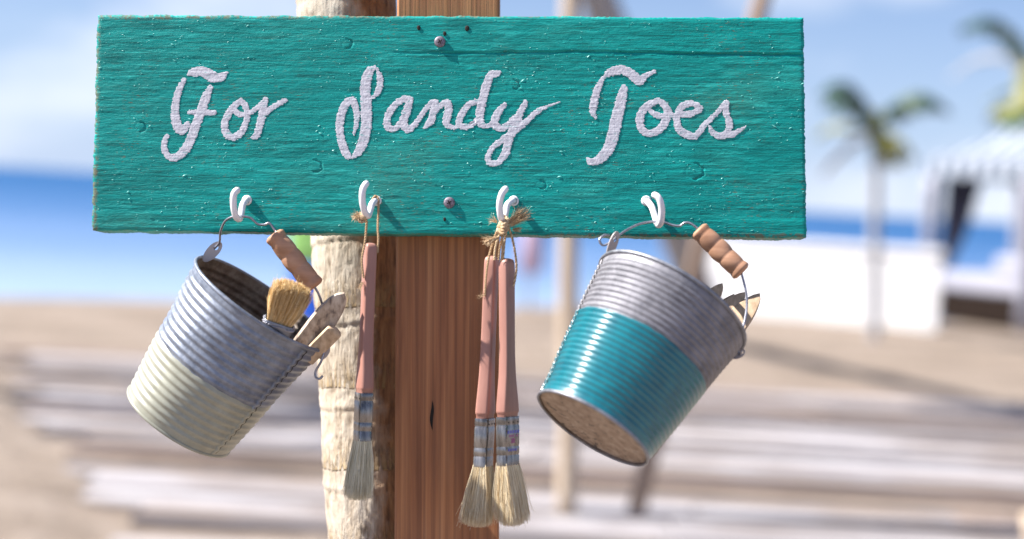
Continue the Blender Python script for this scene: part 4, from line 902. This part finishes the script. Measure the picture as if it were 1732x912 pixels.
for q in range(4): twine(mb, [N(843+q*2,390-q*4,-.029), N(851,395-q*5,-.034), N(860,386-q*4,-.030), N(856,376-q*3,-.026)], fuzz=14)
t2.part('knot', mb, JUTE)
mb = MB(); tuft(mb, N(864,378,-.029), (1,-.25,.72), .0165, 260, .22, start=.0030); tuft(mb, N(842,402,-.027), (-1,-.2,-.35), .0125, 90, .25); tuft(mb, N(840,376,-.026), (-.8,-.1,.5), .008, 36, .5); tuft(mb, N(868,388,-.026), (1,-.2,-.05), .007, 50, .4); tuft(mb, N(820,500,-.014), (-.9,-.3,-.2), .008, 16, .6)
t2.part('frayed_end', mb, JUTE, kind='stuff')

# ------------------------------------------------------------------ things standing in the buckets
def flatstick(name, label, a, b, wd, th, nrm, mat_, shape='point', cat='wooden stick', group='wooden sticks in the buckets'):
    """wd is the full width, shape(f) narrows towards the tip b"""
    a = Vector(a); b = Vector(b); d = (b-a).normalized(); nr = Vector(nrm); nr = (nr-d*nr.dot(d)).normalized(); sd = d.cross(nr); ln = (b-a).length
    vs = []; fs = []; n = 22; seg = 10
    for i in range(n+1):
        f = i/n
        if shape == 'point': k = 1 if f < .45 else max(.03, math.cos((f-.45)/.55*math.pi/2)**.75)
        elif shape == 'blade': k = 1 if f < .55 else max(.03, math.sqrt(max(0, 1-((f-.55)/.45)**2.2)))
        elif shape == 'round': k = 1 if f < .88 else max(.05, math.sqrt(max(0, 1-((f-.88)/.12)**2)))
        else: k = (.35+.65*min(1, f/.5)) * (1 if f < .55 else max(.03, math.cos((f-.55)/.45*math.pi/2)**.6))
        for j in range(seg):
            p = 2*math.pi*j/seg; ca, sa = math.cos(p), math.sin(p); vs.append(a+d*(f*ln)+sd*math.copysign(abs(ca)**.5, ca)*wd/2*k+nr*math.copysign(abs(sa)**.5, sa)*th/2*max(k, .5))
    for i in range(n):
        for j in range(seg): j2 = (j+1) % seg; fs.append((i*seg+j, i*seg+j2, (i+1)*seg+j2, (i+1)*seg+j))
    fs.append(tuple(range(seg))[::-1]); fs.append(tuple(n*seg+j for j in range(seg))); mb = MB(); mb.add(vs, fs)
    o = single(name, mb, mat_, label, cat, base=a, F=G, group=group); es = o.modifiers.new('e', 'EDGE_SPLIT'); es.split_angle = R(40); return o
flatstick('wooden_stick', 'broad greyish pointed wooden stick leaning out of the cream bucket', N(487,622,.004), N(582,496,-.020), .0225, .0085, (.42,-.88,-.12), STICK2, 'blade')
flatstick('wooden_stick', 'short tan round-ended wooden stick beside the pointed one in the cream bucket', N(519,607,-.004), N(570,556,-.018), .0145, .007, (.4,-.88,-.1), STICK, 'round')
# the brush standing in the cream bucket
bb = Ctx('paint_brush', 'golden bristled brush standing head up inside the cream bucket', 'paint brush', N(450,620,-.030), G)
o_ = N(472,546,-.044); a_ = (N(497,483,-.054)-o_).normalized(); w_ = (N(496,560,-.038)-N(448,538,-.046)); w_ = (w_-a_*w_.dot(a_)).normalized(); k_ = a_.cross(w_).normalized()
V_, F_ = bristles(o_, a_, w_, k_, .0215, .0115, .0385, .42, .5, .25, n=2800, tipdome=.2, seed=9); bb.part('bristles', (V_, F_), BRIST3, kind='stuff')
mb = MB(); vs = []; seg = 24
for (z, m_) in ((-.011,1),(-.004,1),(-.003,1.05),(.001,1.06),(.0015,1.0)):
    for i in range(seg):
        p = 2*math.pi*i/seg; ca, sa = math.cos(p), math.sin(p); vs.append(o_+a_*z+w_*math.copysign(abs(ca)**.4, ca)*.0120*m_+k_*math.copysign(abs(sa)**.4, sa)*.0072*m_)
mb.add(vs, [(i*seg+j, i*seg+(j+1) % seg, (i+1)*seg+(j+1) % seg, (i+1)*seg+j) for i in range(4) for j in range(seg)]); fo = bb.part('ferrule', mb, RIMM)
mb = MB(); pts = []
for i in range(97):
    p = 2*math.pi*i/96; ca, sa = math.cos(p), math.sin(p); q = i*1.4; pts.append(o_+a_*(-.001+.0007*math.sin(q))+w_*math.copysign(abs(ca)**.4, ca)*(.0130+.0005*math.cos(q))+k_*math.copysign(abs(sa)**.4, sa)*(.0080+.0005*math.cos(q)))
mb.tube(pts, .0006, 6); bb.part('binding_wire', mb, WIRE, parent=fo)
mb = MB(); mb.tube([o_-a_*.010, o_-a_*.018, o_-a_*.024], [.006,.0055,.005], 10); bb.part('handle', mb, PINK)
# sticks in the teal bucket
for (lab, a, b, wd, sh, mt, nr) in (
    ('broad leaf shaped wooden spoon in the teal bucket, crossed by the wire bail', (1180,620,-.01), (1285,497,.010), .0225, 'leaf', STICK, (-.35,-1,.25)),
    ('pointed wooden stick next to the broad spoon in the teal bucket', (1165,590,.0), (1260,495,.014), .0190, 'leaf', STICK, (-.2,-1,.5)),
    ('thin wooden stick tip between the two pointed ones in the teal bucket', (1160,580,.004), (1242,498,.020), .0150, 'point', STICK, (-.1,-1,.6)),
    ('leftmost pointed wooden stick showing above the rim of the teal bucket', (1150,570,.0), (1222,480,.016), .0170, 'leaf', STICK, (-.2,-1,.4)),
    ('slim wooden stick lying lowest against the rim of the teal bucket', (1190,640,-.02), (1266,545,.004), .0120, 'point', STICK, (.2,-1,.1))):
    flatstick('wooden_stick', lab, N(*a), N(*b), wd, .0035, nr, mt, sh)
